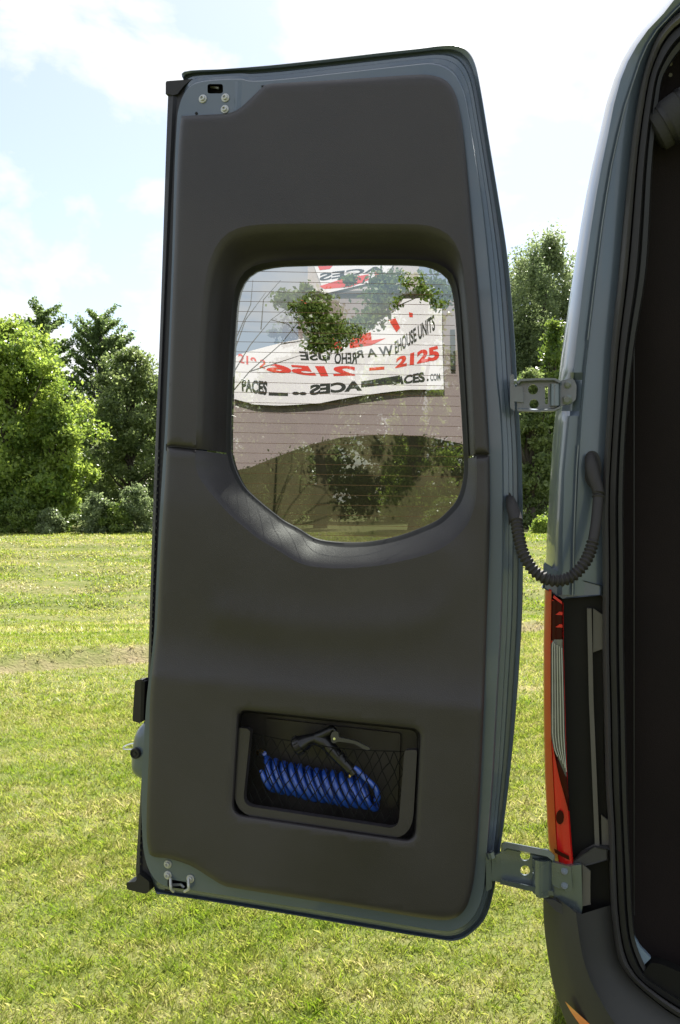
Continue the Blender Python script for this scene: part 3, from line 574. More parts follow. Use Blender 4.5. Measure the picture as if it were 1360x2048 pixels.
# front sheet (inner painted skin)
hole1 = rpoly([(415, 168), (446, 168), (446, 187), (415, 187)], 5, 3); hole2 = rpoly([(335, 1758), (374, 1764), (374, 1779), (335, 1774)], 5, 3)
sheetB = [p for p in Bc]
ring_t = lambda r1, r2, k: [(a[0] * (1 - k) + b[0] * k, a[1] * (1 - k) + b[1] * k) for a, b in zip(r1, r2)]
wr0 = ring_t(wring, wring2, -.08)
P, T = sheet(sheetB, [wr0, POCK, hole1, hole2], 0)
door.add([dr(x, y, 0) for x, y in P], T)
door.loft([mid(0, 0), mid(.04, -.002), mid(.07, -.008), mid(.09, -.020), mid(.30, -.023), mid(.34, -.031), mid(.50, -.033), mid(.56, -.045), mid(.74, -.046), mid(.80, -.034), mid(.97, -.030), mid(1.0, -.034), mid(1.0, -.075), mid(.93, -.085)])
P, T = sheet([(a[0] * .07 + b[0] * .93, a[1] * .07 + b[1] * .93) for a, b in zip(Bc, Ec)], [ring_t(wring, wring2, .35)], 0)
door.add([dr(x, y, -.085) for x, y in P], [t_[::-1] for t_ in T])
DOOR = door.out('rear_door', paint, VAN, 30)
# raised ridge next to the upper latch plate, welded on the skin
M().loft([[dr(x, y, .0) for x, y in ((470, 163), (467, 224))], [dr(x, y, .004) for x, y in ((476, 163), (473, 222))], [dr(x, y, .0) for x, y in ((484, 163), (482, 214))]], False).out('pressed_ridge', paint, DOOR)
# trim panels
UP_OUT = cr([(334, 890), (341, 700), (349, 500), (355, 330), (360, 252)], 5) + rpoly([(360, 232), (470, 227), (531, 168)], [4, 26, 10], 5) + cr([(545, 167), (700, 158), (820, 150), (860, 150), (890, 160), (908, 182), (918, 215), (927, 270), (938, 380), (947, 480), (957, 590), (966, 700), (973, 800), (979, 908)], 5)
UP_OUT = rs(UP_OUT)
UP_P = rs(UP_OUT + u1[::-1], 7, True)
LO_OUT = cr([(979, 912), (980, 980), (979, 1080), (975, 1200), (970, 1350), (964, 1500), (957, 1640), (950, 1740), (940, 1795), (925, 1825), (900, 1839), (860, 1838), (750, 1821), (600, 1797), (475, 1777), (445, 1770), (415, 1752), (380, 1731), (340, 1718), (304, 1712), (296, 1695), (293, 1660), (294, 1600), (298, 1500), (300, 1400), (305, 1340), (310.5, 1290), (314, 1250), (317, 1180), (322, 1080), (329, 980), (334, 894)], 5)
LO_OUT = rs(LO_OUT)
LO_P = rs(LO_OUT + l1, 7, True)
SC = np.array(cr([(905, 1110), (912, 1160), (890, 1210), (840, 1243), (700, 1255), (560, 1245), (430, 1225)], 4))
def pw(P, outs):
    d = np.full(len(P), 1e9)
    for o in outs: d = np.minimum(d, distto(P, o, 1))
    x, y = P[:, 0], P[:, 1]
    e = np.clip(d / 9, 0, 1); w = .020 - .010 * (1 - e) ** 2
    cr0 = 1352 + (x - 310) * .10                     # crease line
    s = np.clip((y - (cr0 - 95)) / 95, 0, 1); w = w + .015 * s * s
    w = w - .00004 * np.clip(y - cr0 - 4, 0, 60)
    ds = np.full(len(P), 1e9)
    for i in range(len(SC) - 1): ds = np.minimum(ds, np.hypot(x - SC[i, 0], y - SC[i, 1]))
    w = w + .0045 * np.exp(-(ds / 34) ** 2)
    w = w + .004 * np.exp(-(((y - 940) / 160) ** 2)) * np.clip((y - 930) / 80, 0, 1)
    return w
def panel(name, outl, full_poly, a1, a2, holes, depth, sgn, wedge):
    P, T = sheet(full_poly, holes, 12, near=1)
    # extra rows near the outer rim
    w = pw(P, [outl] + holes); m = M(); m.add([dr(x, y, ww) for (x, y), ww in zip(P, w)], T)
    # skirt
    wo = pw(np.array(outl), [outl]); m.loft([[dr(x, y, ww) for (x, y), ww in zip(outl, wo)], [dr(x, y, .004) for x, y in outl], [dr(x, y, -.002) for x, y in outl]], False)
    for h in holes:
        m.loft([[dr(x, y, ww) for (x, y), ww in zip(h, pw(np.array(h), [outl] + holes))], [dr(x, y, -.01) for x, y in h]])
    wa = pw(np.array(a1), [outl] + holes); rings = []
    for k in range(9):
        t_ = k / 8; s = wedge(t_); rings.append([dr(p[0] * (1 - t_) + q[0] * t_, p[1] * (1 - t_) + q[1] * t_, ww * (1 - s) + depth * s) for p, q, ww in zip(a1, a2, wa)])
    m.loft(rings, False)
    e1 = [r[0] for r in rings]; e2 = [r[-1] for r in rings]
    m.loft([e1, [p - NRM * .02 for p in e1]], False); m.loft([e2, [p - NRM * .02 for p in e2]], False)
    o = m.out(name, plastic, DOOR, 38); return o
def rimfix(outl): return outl
panel('upper_trim_panel', [u1[0]] + UP_OUT + [u1[-1]], UP_P, u1, u2, [], -.06, 1, lambda t_: t_ * t_ * (3 - 2 * t_))
lowtrim = panel('lower_trim_panel', [l1[-1]] + LO_OUT + [l1[0]], LO_P, l1, l2, [POCK], -.045, 1, lambda t_: t_ ** 1.25 if t_ > 0 else 0)
# dark backing under the seam between the two panels
for q_ in ([(334, 888), (398, 892), (398, 904), (334, 902)], [(948, 900), (976, 902), (976, 918), (948, 916)]): M().prism(col(q_, -.004), NRM * .006).out('seam_backing', seamm, DOOR)
M().loft([[dr(x, y, .0105) for x, y in ((333, 893.5), (360, 894.5), (392, 898.5))], [dr(x, y, .0105) for x, y in ((333, 891.0), (360, 892), (392, 896))]], False).out('seam_line', seamm, DOOR)
# window seal and glass
ctr = Vector((695, 800))
shr = lambda ring, k: [tuple(ctr + (Vector(p) - ctr) * k) for p in ring]
M().loft([[dr(x, y, -.044) for x, y in shr(wring2, 1.01)], [dr(x, y, -.055) for x, y in shr(wring2, .99)], [dr(x, y, -.060) for x, y in shr(wring2, .972)], [dr(x, y, -.068) for x, y in shr(wring2, .965)]]).out('window_seal', rubber, DOOR)
GW = -.066
P, T = sheet(shr(wring2, 1.0), [], 0)
glass = mk('window_glass', [dr(x, y, GW) for x, y in P], T, gm, DOOR, 0)
gpoly = np.array(shr(wring2, .965))
for k in range(27):
    y = 546 + k * 20.2; sl = .018; xs_ = np.linspace(440, 950, 400); yy = y + sl * (xs_ - 700); ok = inside(np.stack([xs_, yy], 1), gpoly)
    if ok.sum() < 30: continue
    a, b = xs_[ok][0] + 1, xs_[ok][-1] - 1; pts = [(x_, y + sl * (x_ - 700)) for x_ in np.linspace(a, b, 4)]
    M().loft([[dr(x_, y_ - .4, GW + .0006) for x_, y_ in pts], [dr(x_, y_ + .4, GW + .0006) for x_, y_ in pts]], False).out('defroster_wire', wire, DOOR, 0)
# latch hardware: cavities, bolts, striker loops
for c, hw_, hh in (((430, 177), 20, 14), ((355, 1769), 24, 12)):
    M().prism(col([(c[0] - hw_, c[1] - hh), (c[0] + hw_, c[1] - hh), (c[0] + hw_, c[1] + hh), (c[0] - hw_, c[1] + hh)], -.03), NRM * .004).out('latch_cavity', blackp, DOOR)
M().tube([dr(422, 174, -.02), dr(438, 176, -.015)], .003, 6).out('latch_bar', steel, DOOR)
M().tube([dr(345, 1770, -.012), dr(362, 1769, -.008), dr(368, 1775, -.008)], .0035, 6).out('latch_bar', steel, DOOR)
for x, y in ((406, 198), (451, 196), (450, 219), (336, 1728), (336, 1750), (381, 1757)):
    c = dr(x, y, 0); m = M(); rings = []
    for rr, w in ((.0095, .0005), (.0095, .002), (.0085, .003), (.006, .0032), (.0058, .007), (.0045, .0078), (.0032, .0078), (.003, .0045), (.0001, .0045)):
        rings.append([c + NRM * w + U * rr * math.cos(k * .3927) + ZV * rr * math.sin(k * .3927) for k in range(16)])
    m.loft(rings).out('latch_bolt', zinc, DOOR, 30)
for x in (341, 377): M().tube([dr(x, 1757, .006), dr(x, 1770, .014), dr(x + 1, 1778, .014), dr(x + (6 if x < 350 else -8), 1783, .006)], .0034, 8).out('striker_loop', zinc, DOOR, 60)
M().prism(col(circ(393, 227, 3, 10), .0), NRM * .001).out('plug_hole', blackp, DOOR)
# seal flap down the meeting edge
FL = [(337, 168), (332, 300), (325.5, 500), (318.5, 700), (311, 880), (304.5, 1060), (300, 1200), (296, 1345), (290, 1450), (283, 1560), (277, 1650), (272, 1735), (274, 1760)]
FR = [(374, 172), (364, 300), (350, 500), (338, 700), (332, 880), (325, 1060), (318, 1200), (312, 1345), (304, 1450), (297, 1560), (294, 1650), (298, 1735), (308, 1760)]
fl_, fr_ = cr(FL, 12), cr(FR, 12)
fm = M().loft([[dr(x, y, -.045) for x, y in fr_], [dr(x, y, -.050) for x, y in fl_], [dr(x, y, -.036) for x, y in fl_], [dr(a[0] * .72 + b[0] * .28, a[1], -.030) for a, b in zip(fl_, fr_)], [dr(a[0] * .5 + b[0] * .5, a[1], -.036) for a, b in zip(fl_, fr_)], [dr(x, y, -.034) for x, y in fr_]], False)
fm.out('seal_flap', rib, DOOR, 40)
for k in range(60):
    y = 900 + k * 14.0; xa = float(np.interp(y, [p[1] for p in fl_], [p[0] for p in fl_])); xb = float(np.interp(y, [p[1] for p in fr_], [p[0] for p in fr_]))
    if y < 1745: M().loft([[dr(xa + 1, y, -.0345), dr(xa * .6 + xb * .4, y, -.029)], [dr(xa + 1, y + 4, -.0345), dr(xa * .6 + xb * .4, y + 4, -.029)]], False).out('flap_rib', rubber, DOOR, 0)
bev(M().prism(col([(336, 170), (338, 167), (388, 163), (372, 176), (360, 192), (352, 194), (336, 192)], -.04), NRM * .012).out('flap_top_cap', rubber, DOOR), .002)
bev(M().prism(col(rpoly([(266, 1754), (286, 1752), (290, 1735), (312, 1752), (312, 1772), (304, 1776), (268, 1767)], 4, 3), -.05), NRM * .035).out('flap_bottom_cap', rubber, DOOR), .002)
# latch bump, buffer, key lock, loop
bump_ring = cr([(297, 1436), (286, 1447), (274, 1462), (267, 1482), (264, 1505), (263, 1530), (265, 1542), (274, 1552), (284, 1557), (292, 1562), (302, 1550), (304, 1490)], 4, True)
bc = Vector((292, 1500)); sb = lambda k: [tuple(bc + (Vector(p) - bc) * k) for p in bump_ring]
M().loft([[dr(x, y, -.05) for x, y in sb(.98)], [dr(x, y, -.02) for x, y in sb(1)], [dr(x, y, -.008) for x, y in sb(.9)], [dr(x, y, -.002) for x, y in sb(.6)], [dr(x, y, -.001) for x, y in sb(.05)]]).out('latch_housing', paint, DOOR, 50)
bev(M().prism(col(rpoly([(281, 1357), (296, 1354), (293, 1441), (276, 1437)], 4, 3), -.045), NRM * .028).out('door_buffer', rubber, DOOR), .002)
M().prism(col([(289, 1360), (296, 1360), (293, 1438), (287, 1438)], -.03), NRM * .016).out('buffer_gap', blackp, DOOR)
c = dr(270, 1507, .004); rings = []
for rr, w in ((.0125, -.02), (.0125, .0), (.0108, .003), (.0085, .003), (.0075, .0005), (.004, .0005), (.0035, .003), (.0001, .003)): rings.append([c + NRM * w + U * rr * math.cos(k * .2618) + ZV * rr * math.sin(k * .2618) for k in range(24)])
M().loft(rings).out('round_stop', rubber, DOOR, 30)
M().tube([dr(*p, -.02) for p in cr([(268, 1487), (258, 1489), (249, 1493), (246, 1497), (250, 1499), (258, 1499), (268, 1499)], 3)], .0021, 8).out('lock_loop', chrome, DOOR, 60)
# ------------------------------------------------------------------ storage pocket
PK = lambda pts, w: [dr(x, y, w) for x, y in pts]
crp = lambda pts: [(440 + x / 3.091, 1390 + y / 3.091) for x, y in pts]
pc = Vector((653, 1548)); sp = lambda k: [tuple(pc + (Vector(p) - pc) * k) for p in POCK]
back_in = rpoly([(492, 1432), (820, 1468), (812, 1655), (484, 1606)], 12, 6)
m = M(); m.loft([PK(POCK, .026), PK(sp(.992), .010), PK(sp(.985), -.06), PK(sp(.97), -.068)])
m.out('pocket_wall', plastic2, DOOR, 40)
M().prism(PK(sp(.995), -.070), NRM * .003).out('pocket_back', backm, DOOR)
bev(M().prism(PK(rpoly(crp([(290, 140), (1120, 235), (1100, 700), (300, 590)]), 6), -.066), NRM * .006).out('pocket_back_plate', backm, DOOR), .003)
uf = rpoly(crp([(124, 192), (186, 196), (204, 214), (158, 668), (1112, 812), (1150, 330), (1228, 326), (1196, 892), (98, 722)]), [6, 6, 4, 22, 22, 5, 6, 58, 52], 6)
bev(M().prism(PK(uf, .004), NRM * .018).out('pocket_frame', plastic, DOOR), .003, 3)
# net
def netw(s, t_): return -.004 + .010 * math.sin(math.pi * s) * (1 - t_ * .4)
tlc, trc, brc, blc = crp([(195, 235), (1145, 350), (1112, 806), (168, 660)])
def netp(s, t_):
    top = Vector(tlc).lerp(Vector(trc), s) + Vector((0, 9 * math.sin(math.pi * s))); bot = Vector(blc).lerp(Vector(brc), s); q = top.lerp(bot, t_); return dr(q.x, q.y, netw(s, t_))
nm = M(); NCOL, NROW = 15, 7
jit = [[(random.uniform(-.008, .008), random.uniform(-.02, .02)) for _ in range(2 * NCOL + 2)] for _ in range(NROW + 1)]
def nod(i, j): a, b = jit[j][min(i, 2 * NCOL + 1)]; return netp(min(1, max(0, i / (2 * NCOL) + a)), min(1, max(0, j / NROW + (b if 0 < j < NROW else 0))))
for j in range(NROW):
    for i in range(2 * NCOL + 1):
        if (i + j) % 2 == 0:
            for di in (-1, 1):
                if 0 <= i + di <= 2 * NCOL:
                    a, b = nod(i, j), nod(i + di, j + 1); nm.tube([a, a.lerp(b, .5) + ZV * .0012, b], .0014, 4, False)
nm.tube([netp(s, 0) for s in np.linspace(0, 1, 24)], .0012, 6); nm.tube([netp(0, s) for s in np.linspace(0, 1, 8)], .0012, 6); nm.tube([netp(1, s) for s in np.linspace(0, 1, 8)], .0012, 6)
nm.out('cargo_net', netm, DOOR, 60)
# coiled hose and spray gun in the pocket
HOSE = empty('coiled_hose', dr(640, 1600, -.03), 'blue coiled hose with dark spray gun behind the net of the door pocket', 'hose')
a0 = dr(533, 1546, -.035); a1_ = dr(742, 1586, -.033); axd = (a1_ - a0).normalized(); pv = (ZV - axd * axd.dot(ZV)).normalized(); qv = axd.cross(pv)
turns = 12.5; pts = []
for k in range(int(turns * 22) + 1):
    f = k / (turns * 22); th = 2 * math.pi * turns * f + 1.2; lean = .018 * math.cos(th)
    pts.append(a0.lerp(a1_, f) + pv * (.0335 + .001 * math.sin(f * 20)) * math.cos(th) * (1 - .06 * f) + qv * .026 * math.sin(th) + axd * (-lean) - ZV * (.004 * math.sin(math.pi * f)))
pts += [dr(752, 1600, -.02), dr(756, 1594, -.012), dr(750, 1575, -.008), dr(735, 1560, -.006), dr(718, 1543, -.006), dr(708, 1535, -.006)]
n0 = len(pts); pts2 = pts[:-6] + [Vector(p) for p in cr([tuple(p) for p in pts[-9:]], 6)][12:]
M().tube(pts2, .0066, 10).out('hose_coil', hosem, HOSE, 80)
e = dr(520, 1505, -.02); M().tube([a0 + pv * .03, a0 + pv * .036 - axd * .006, e + axd * .01], .0055, 8).out('hose_end', hosem, HOSE, 80)
m = M(); dv = (dr(516, 1507, -.012) - dr(528, 1500, -.03)).normalized(); c0 = dr(524, 1502, -.022)
m.tube([c0, c0 + dv * .006, c0 + dv * .0061, c0 + dv * .012, c0 + dv * .0121, c0 + dv * .0105], [.0055, .0055, .0068, .0068, .0035, .003], 12); m.out('brass_fitting', brass, HOSE, 30)
G = lambda x, y, w=0: dr(440 + x / 3.091, 1390 + y / 3.091, w)
gun = M().tube([G(605, 270, -.014), G(650, 290, -.010), G(700, 345, -.008), G(745, 395, -.006), G(790, 440, -.005)], [.015, .0155, .0145, .013, .012], 14).out('spray_gun_grip', gunm, HOSE, 60)
M().tube([G(735, 375, -.006), G(745, 390, -.006)], .0132, 14).out('grip_ring', rubber, gun)
M().tube([G(752, 398, -.006), G(762, 412, -.006)], .0128, 14).out('grip_ring', rubber, gun)
M().tube([G(785, 432, -.005), G(810, 462, -.005), G(812, 464, -.005), G(830, 488, -.005)], [.012, .0122, .010, .010], 14).out('hose_collar', gunm, gun, 30)
M().tube([G(800, 490, -.004), G(812, 500, -.004)], .0075, 10).out('brass_ring', brass, gun)
M().tube([G(590, 262, -.012), G(640, 245, -.011), G(690, 215, -.011), G(708, 208, -.011)], [.011, .0115, .010, .007], 14).out('gun_head', gunm, gun, 50)
M().tube([G(600, 265, -.012), G(560, 275, -.010), G(530, 290, -.008), G(505, 300, -.006), G(500, 303, -.006), G(470, 320, -.004), G(462, 324, -.004)], [.012, .013, .017, .018, .021, .021, .017], 18).out('spray_nozzle', gunm, gun, 35)
for k in range(14):
    a = 6.283 * k / 14; ax1 = (G(470, 320, -.004) - G(500, 303, -.006)).normalized(); p1 = ax1.orthogonal().normalized(); p2 = ax1.cross(p1); rr = (p1 * math.cos(a) + p2 * math.sin(a)) * .021
    M().tube([G(498, 304, -.006) + rr, G(472, 319, -.004) + rr], .0014, 5).out('nozzle_ridge', rubber, gun)
lev = [(690, 245), (705, 222), (735, 225), (742, 255), (790, 268), (850, 282), (900, 308), (930, 322), (925, 334), (890, 328), (840, 300), (780, 288), (735, 284), (715, 292), (695, 285)]
bev(M().prism([G(x, y, .002) for x, y in cr(lev, 3, True)], NRM * .007).out('trigger_lever', leverm, HOSE), .001)
M().prism([G(x, y, .0092) for x, y in circ(707, 270, 8, 12)], NRM * .0012).out('trigger_rivet', chrome, HOSE)
M().tube([G(x, y, -.006) for x, y in ((676, 232), (690, 216), (704, 208), (714, 222))], .0045, 8).out('trigger_pivot', gunm, HOSE, 60)
# ------------------------------------------------------------------ hinges
hm = mat('hinge_paint', (.10, .125, .14), .28, .45, .7, var=.08, vscale=20)
def hinge(door_plate, arm, holes, slot, knuckle, plate, bolts, lipd, extra=None):
    h = bev(M().holed(PK(arm, .004), [PK(q, .004) for q in holes + slot], NRM * -.006).out('hinge', hm, VAN), .0012)
    return h
# upper
arm = rpoly([(1034, 762), (1110, 757), (1121, 765), (1121, 818), (1108, 823), (1034, 824)], 5, 4)
h1 = bev(M().holed(PK(arm, .0), [PK(circ(1066, 779, 10, 18)[::-1], .0), PK(circ(1068, 808, 9.5, 18)[::-1], .0), PK(rpoly([(1090, 772), (1096, 772), (1096, 808), (1090, 808)], 2, 2)[::-1], .0)], NRM * -.005).out('upper_hinge', hm, VAN), .001)
M().loft([PK([(1034, 764), (1040, 758), (1075, 756), (1110, 756), (1122, 762)], .0), PK([(1034, 764), (1040, 758), (1075, 756), (1110, 756), (1122, 762)], .022), PK([(1036, 768), (1042, 762), (1075, 760), (1108, 760), (1120, 766)], .022), PK([(1036, 770), (1042, 764), (1075, 762), (1108, 762), (1120, 768)], .002)], False).out('hinge_flange', hm, h1, 40)
M().loft([PK([(1036, 822), (1075, 824), (1108, 822), (1121, 816)], .0), PK([(1036, 822), (1075, 824), (1108, 822), (1121, 816)], .02), PK([(1036, 818), (1075, 820), (1108, 818), (1119, 813)], .02), PK([(1036, 816), (1075, 818), (1108, 816), (1119, 811)], .002)], False).out('hinge_flange', hm, h1, 40)
bev(M().prism(PK(rpoly([(1021, 752), (1029, 750), (1031, 824), (1022, 818)], 3, 3), -.01), NRM * .016).out('hinge_leaf', hm, h1), .001)
M().prism(PK(rpoly([(1028, 775), (1046, 774), (1048, 806), (1028, 804)], 2, 3), -.006), NRM * .014).out('hinge_stop', hm, h1)
M().tube([dr(1028, 764, .006), dr(1034, 764, .006)], .006, 6).out('hinge_bolt', hm, h1)
M().tube([dr(1110, 768, .004), dr(1110, 812, .004)], .0105, 16).out('hinge_knuckle', hm, h1, 50)
bev(M().prism(PK(rpoly([(1117, 764), (1146, 757), (1153, 768), (1152, 800), (1142, 808), (1117, 814)], 6, 4), -.020), NRM * .010).out('hinge_leaf', hm, h1), .0015)
for x, y, r_ in ((1135, 769, .008), (1134, 799, .011)): M().tube([dr(x, y, -.012), dr(x, y, -.005), dr(x, y, -.0045), dr(x, y, -.001)], [r_, r_, r_ * .62, r_ * .6], 6).out('hinge_bolt', hm, h1)
# lower (perspective: leaning box with knuckle and bracket)
arm = rpoly([(1002, 1688), (1010, 1685), (1098, 1702), (1110, 1712), (1110, 1790), (1000, 1768)], 4, 4)
h2 = bev(M().holed(PK(arm, .005), [PK(circ(1050, 1712, 10, 18)[::-1], .005), PK(circ(1050, 1741, 10, 18)[::-1], .005), PK(rpoly([(1072, 1720), (1074.5, 1720), (1074.5, 1762), (1072, 1762)], 1, 2)[::-1], .005)], NRM * -.006).out('lower_hinge', hm, VAN), .001)
M().loft([PK([(1004, 1688), (1012, 1684), (1098, 1701), (1109, 1711)], .0), PK([(1004, 1688), (1012, 1684), (1098, 1701), (1109, 1711)], .024), PK([(1007, 1700), (1014, 1696), (1094, 1713), (1106, 1722)], .026), PK([(1008, 1703), (1015, 1699), (1094, 1717), (1104, 1725)], .006)], False).out('hinge_flange', hm, h2, 40)
M().loft([PK([(1000, 1768), (1050, 1780), (1108, 1792)], .0), PK([(1000, 1768), (1050, 1780), (1108, 1792)], .022), PK([(1003, 1760), (1050, 1770), (1106, 1783)], .024), PK([(1004, 1758), (1050, 1767), (1106, 1780)], .006)], False).out('hinge_flange', hm, h2, 40)
bev(M().prism(PK(rpoly([(974, 1706), (984, 1700), (986, 1768), (975, 1775)], 3, 3), -.02), NRM * .024).out('hinge_leaf', hm, h2), .001)
M().tube([dr(980, 1704, .004), dr(984, 1716, .004)], .009, 8).out('hinge_bolt', hm, h2)
M().prism(PK([(984, 1712), (1006, 1700), (1016, 1712), (1012, 1765), (984, 1758)], -.004), NRM * .008).out('hinge_stop', hm, h2)
M().tube([dr(1084, 1716, .008), dr(1084, 1784, .008)], .020, 20).out('hinge_knuckle', hm, h2, 50)
M().tube([dr(1086, 1784, .008), dr(1087, 1790, .008)], .016, 20).out('hinge_pin', hm, h2, 50)
M().tube([dr(1091, 1700, .012), dr(1091, 1704, .012)], .008, 12).out('hinge_pin', hm, h2, 50)
bev(M().prism(PK(rpoly([(1100, 1718), (1132, 1728), (1163, 1725), (1165, 1810), (1163, 1826), (1150, 1824), (1108, 1792), (1100, 1760)], 3, 3), -.006), NRM * .012).out('hinge_bracket', hm, h2), .0015)
bev(M().prism(PK(rpoly([(1100, 1722), (1142, 1731), (1146, 1778), (1136, 1782), (1105, 1768)], 5, 3), .007), NRM * .005).out('hinge_leaf', hm, h2), .0015)
for y in (1742, 1771): M().tube([dr(1129, y, .012), dr(1129, y, .014), dr(1129, y, .0142), dr(1129, y, .017)], [.0075, .007, .0045, .004], 12).out('hinge_bolt', hm, h2)
bev(M().prism(PK([(1166, 1728), (1180, 1742), (1181, 1806), (1166, 1808)], -.012), NRM * .008).out('bracket_fin', greyplate, h2), .001)
M().prism(PK([(1087, 1792), (1108, 1796), (1162, 1826), (1140, 1832), (1112, 1818)], .012), NRM * .01).out('bracket_foot', bump_pl, h2)
# ------------------------------------------------------------------ cable conduit between door and pillar
path = [(1033, 1040, .03), (1037, 1070, .05), (1048, 1110, .07), (1072, 1145, .08), (1105, 1161, .08), (1140, 1155, .07), (1166, 1130, .06), (1181, 1100, .045), (1190, 1060, .03), (1195, 1015, .015), (1197, 985, .005)]
cp = cr(path, 26); n = len(cp); rad = []
acc = 0; wp = [dr(*p) for p in cp]
for i in range(n):
    if i: acc += (wp[i] - wp[i - 1]).length
    y, x = cp[i][1], cp[i][0]; smooth_ = x > 1150 and 995 < y < 1078
    rad.append(.0105 if smooth_ else .0110 + .0020 * math.sin(acc * 2 * math.pi / .0088))
cond = M().tube(wp, rad, 14).out('cable_conduit', conduit, VAN, 180)
M().tube([dr(1017, 992, -.018), dr(1020, 998, -.005), dr(1024, 1012, .006), dr(1029, 1028, .018), dr(1033, 1042, .03)], [.003, .009, .0125, .013, .0125], 14).out('conduit_boot', conduit, cond, 80)
M().tube([dr(1181, 908, -.03), dr(1181, 914, -.012), dr(1183, 935, -.006), dr(1188, 958, -.002), dr(1194, 974, .003), dr(1197, 987, .005)], [.003, .011, .014, .0135, .012, .0115], 16).out('conduit_boot', conduit, cond, 80)
M().prism([dr(x, y, -.024) for x, y in cr([(1166, 935), (1170, 912), (1182, 902), (1196, 908), (1203, 935), (1198, 968), (1186, 978), (1171, 962)], 4, True)], NRM * .005).out('boot_gasket', rubber, cond)
M().prism([dr(x, y, -.034) for x, y in cr([(1009, 1010), (1013, 988), (1022, 988), (1026, 1015), (1020, 1048), (1012, 1045)], 4, True)], NRM * .008).out('boot_gasket', rubber, cond)
# ------------------------------------------------------------------ place behind the camera, mirrored in the glass
g0 = dr(690, 800, GW)
def refl(px, py):
    h = dr(px, py, GW); d = ray(px, py); return h, d - NRM * 2 * d.dot(NRM)
h_, d_ = refl(690, 800); BN = -Vector((d_.x, d_.y, 0)).normalized(); BD = 12.0; BO = h_ - BN * BD
def rb(px, py, off=0.0, dist=None):
    h, d = refl(px, py); p0 = (BO if dist is None else h_ - BN * dist) + BN * off; return h + d * ((p0 - h).dot(BN) / d.dot(BN))
BS = ZV.cross(BN)
def bz(p, z): return Vector((p.x, p.y, z))
wallm = mat('mauve_render_wall', (.26, .215, .205), .9, bump=.4, bscale=40, var=.08, vscale=.8)
vinyl = mat('white_vinyl', (.70, .68, .69), .45, var=.04, vscale=2)
inkb = mat('black_ink', (.02, .022, .02), .5); inkr = mat('red_ink', (.62, .045, .03), .5)
bl = empty('storage_building', bz(rb(760, 900), 0), 'mauve rendered storage building reflected in the door window', 'building')
def bbox(x0, x1, ztop, z0, name, m_, d=6.0, off=0.0, par=None):
    a = bz(rb(x0, 900, off), z0); b = bz(rb(x1, 900, off), z0); return M().prism([a, b, bz(b, ztop), bz(a, ztop)], -BN * d).out(name, m_, par or bl)
bbox(596, 1250, rb(700, 590).z, 0, 'main_wall', wallm); bbox(380, 596, rb(520, 752).z, 0, 'low_wall', wallm, 5.0)
bbox(592, 1254, rb(700, 583).z, rb(700, 590).z + .002, 'roof_coping', greyplate, 6.2, .05)
for x in (905,): bbox(x - 5, x + 4, rb(700, 660).z, rb(700, 740).z, 'dark_lettering_board', inkb, .03, .04)
bbox(616, 838, rb(700, 505).z, rb(700, 583).z, 'upper_wall', mat('pale_wall', (.44, .40, .39), .9, var=.06), 5.9, .052)
# banner
ban = [(468, 795), (468, 712), (500, 702), (560, 688), (620, 676), (690, 662), (750, 645), (790, 622), (806, 598), (884, 596), (886, 778), (820, 780), (720, 792), (640, 806), (560, 808), (510, 806)]
BAN = mk('vinyl_banner', [rb(x, y, .08) for x, y in ban] + [rb(x, y, .06) for x, y in ban],
         [tuple(t_) for t_ in geometry.tessellate_polygon([[rb(x, y, .08) for x, y in ban]])] + [(i, (i + 1) % 16, 16 + (i + 1) % 16, 16 + i) for i in range(16)], vinyl, None, 0)
tag(BAN, 'white banner with black and red lettering reflected in the tinted window', 'banner')
def lettering(txt, quad, m_, flip=False, off=.083, bold=.03):
    cu_ = bpy.data.curves.new('lettering', 'FONT'); cu_.body = txt; cu_.offset = bold; ob = bpy.data.objects.new('lettering_tmp', cu_); COL.objects.link(ob); bpy.context.view_layer.update()
    me = bpy.data.meshes.new_from_object(ob.evaluated_get(bpy.context.evaluated_depsgraph_get())); P = np.array([v.co[:2] for v in me.vertices]); mn, mx_ = P.min(0), P.max(0)
    Q = (P - mn) / (mx_ - mn); 
    if flip: Q[:, 0] = 1 - Q[:, 0]
    tl_, tr_, br_, bl_ = [np.array(q, float) for q in quad]; pts = []
    for s, t_ in Q:
        q = (tl_ * (1 - s) + tr_ * s) * t_ + (bl_ * (1 - s) + br_ * s) * (1 - t_); pts.append(rb(q[0], q[1], off))
    fs = [tuple(p.vertices) for p in me.polygons]; bpy.data.objects.remove(ob); o = mk('lettering', pts, fs, m_, BAN, 0); return o
lettering('EHOUSE UNITS', [(788, 684), (869, 628), (871, 660), (790, 710)], inkb)
lettering('W A R', [(708, 702), (784, 690), (787, 712), (712, 716)], inkb, True)
lettering('REHO', [(670, 706), (712, 704), (714, 728), (668, 728)], inkb, True)
lettering('USE', [(596, 704), (660, 706), (660, 722), (600, 722)], inkb, True)
lettering('2125', [(793, 716), (877, 691), (879, 720), (790, 738)], inkr, bold=.05)
lettering('-', [(738, 736), (768, 734), (768, 740), (738, 742)], inkr, bold=.05)
lettering('21', [(628, 733), (711, 732), (710, 752), (640, 754)], inkr, True, bold=.05)
lettering('56', [(534, 728), (618, 733), (632, 754), (532, 744)], inkr, True, bold=.05)
lettering('219 2', [(476, 706), (532, 722), (530, 738), (478, 724)], inkr)
lettering('ACES', [(793, 756), (848, 744), (850, 764), (786, 772)], inkb, bold=.05)
lettering('.', [(853, 758), (857, 757), (857, 762), (853, 763)], inkb, bold=.05)
lettering('COM', [(860, 748), (879, 746), (880, 760), (860, 762)], inkb)
lettering('ACES', [(618, 771), (724, 762), (724, 782), (618, 791)], inkb, True, bold=.05)
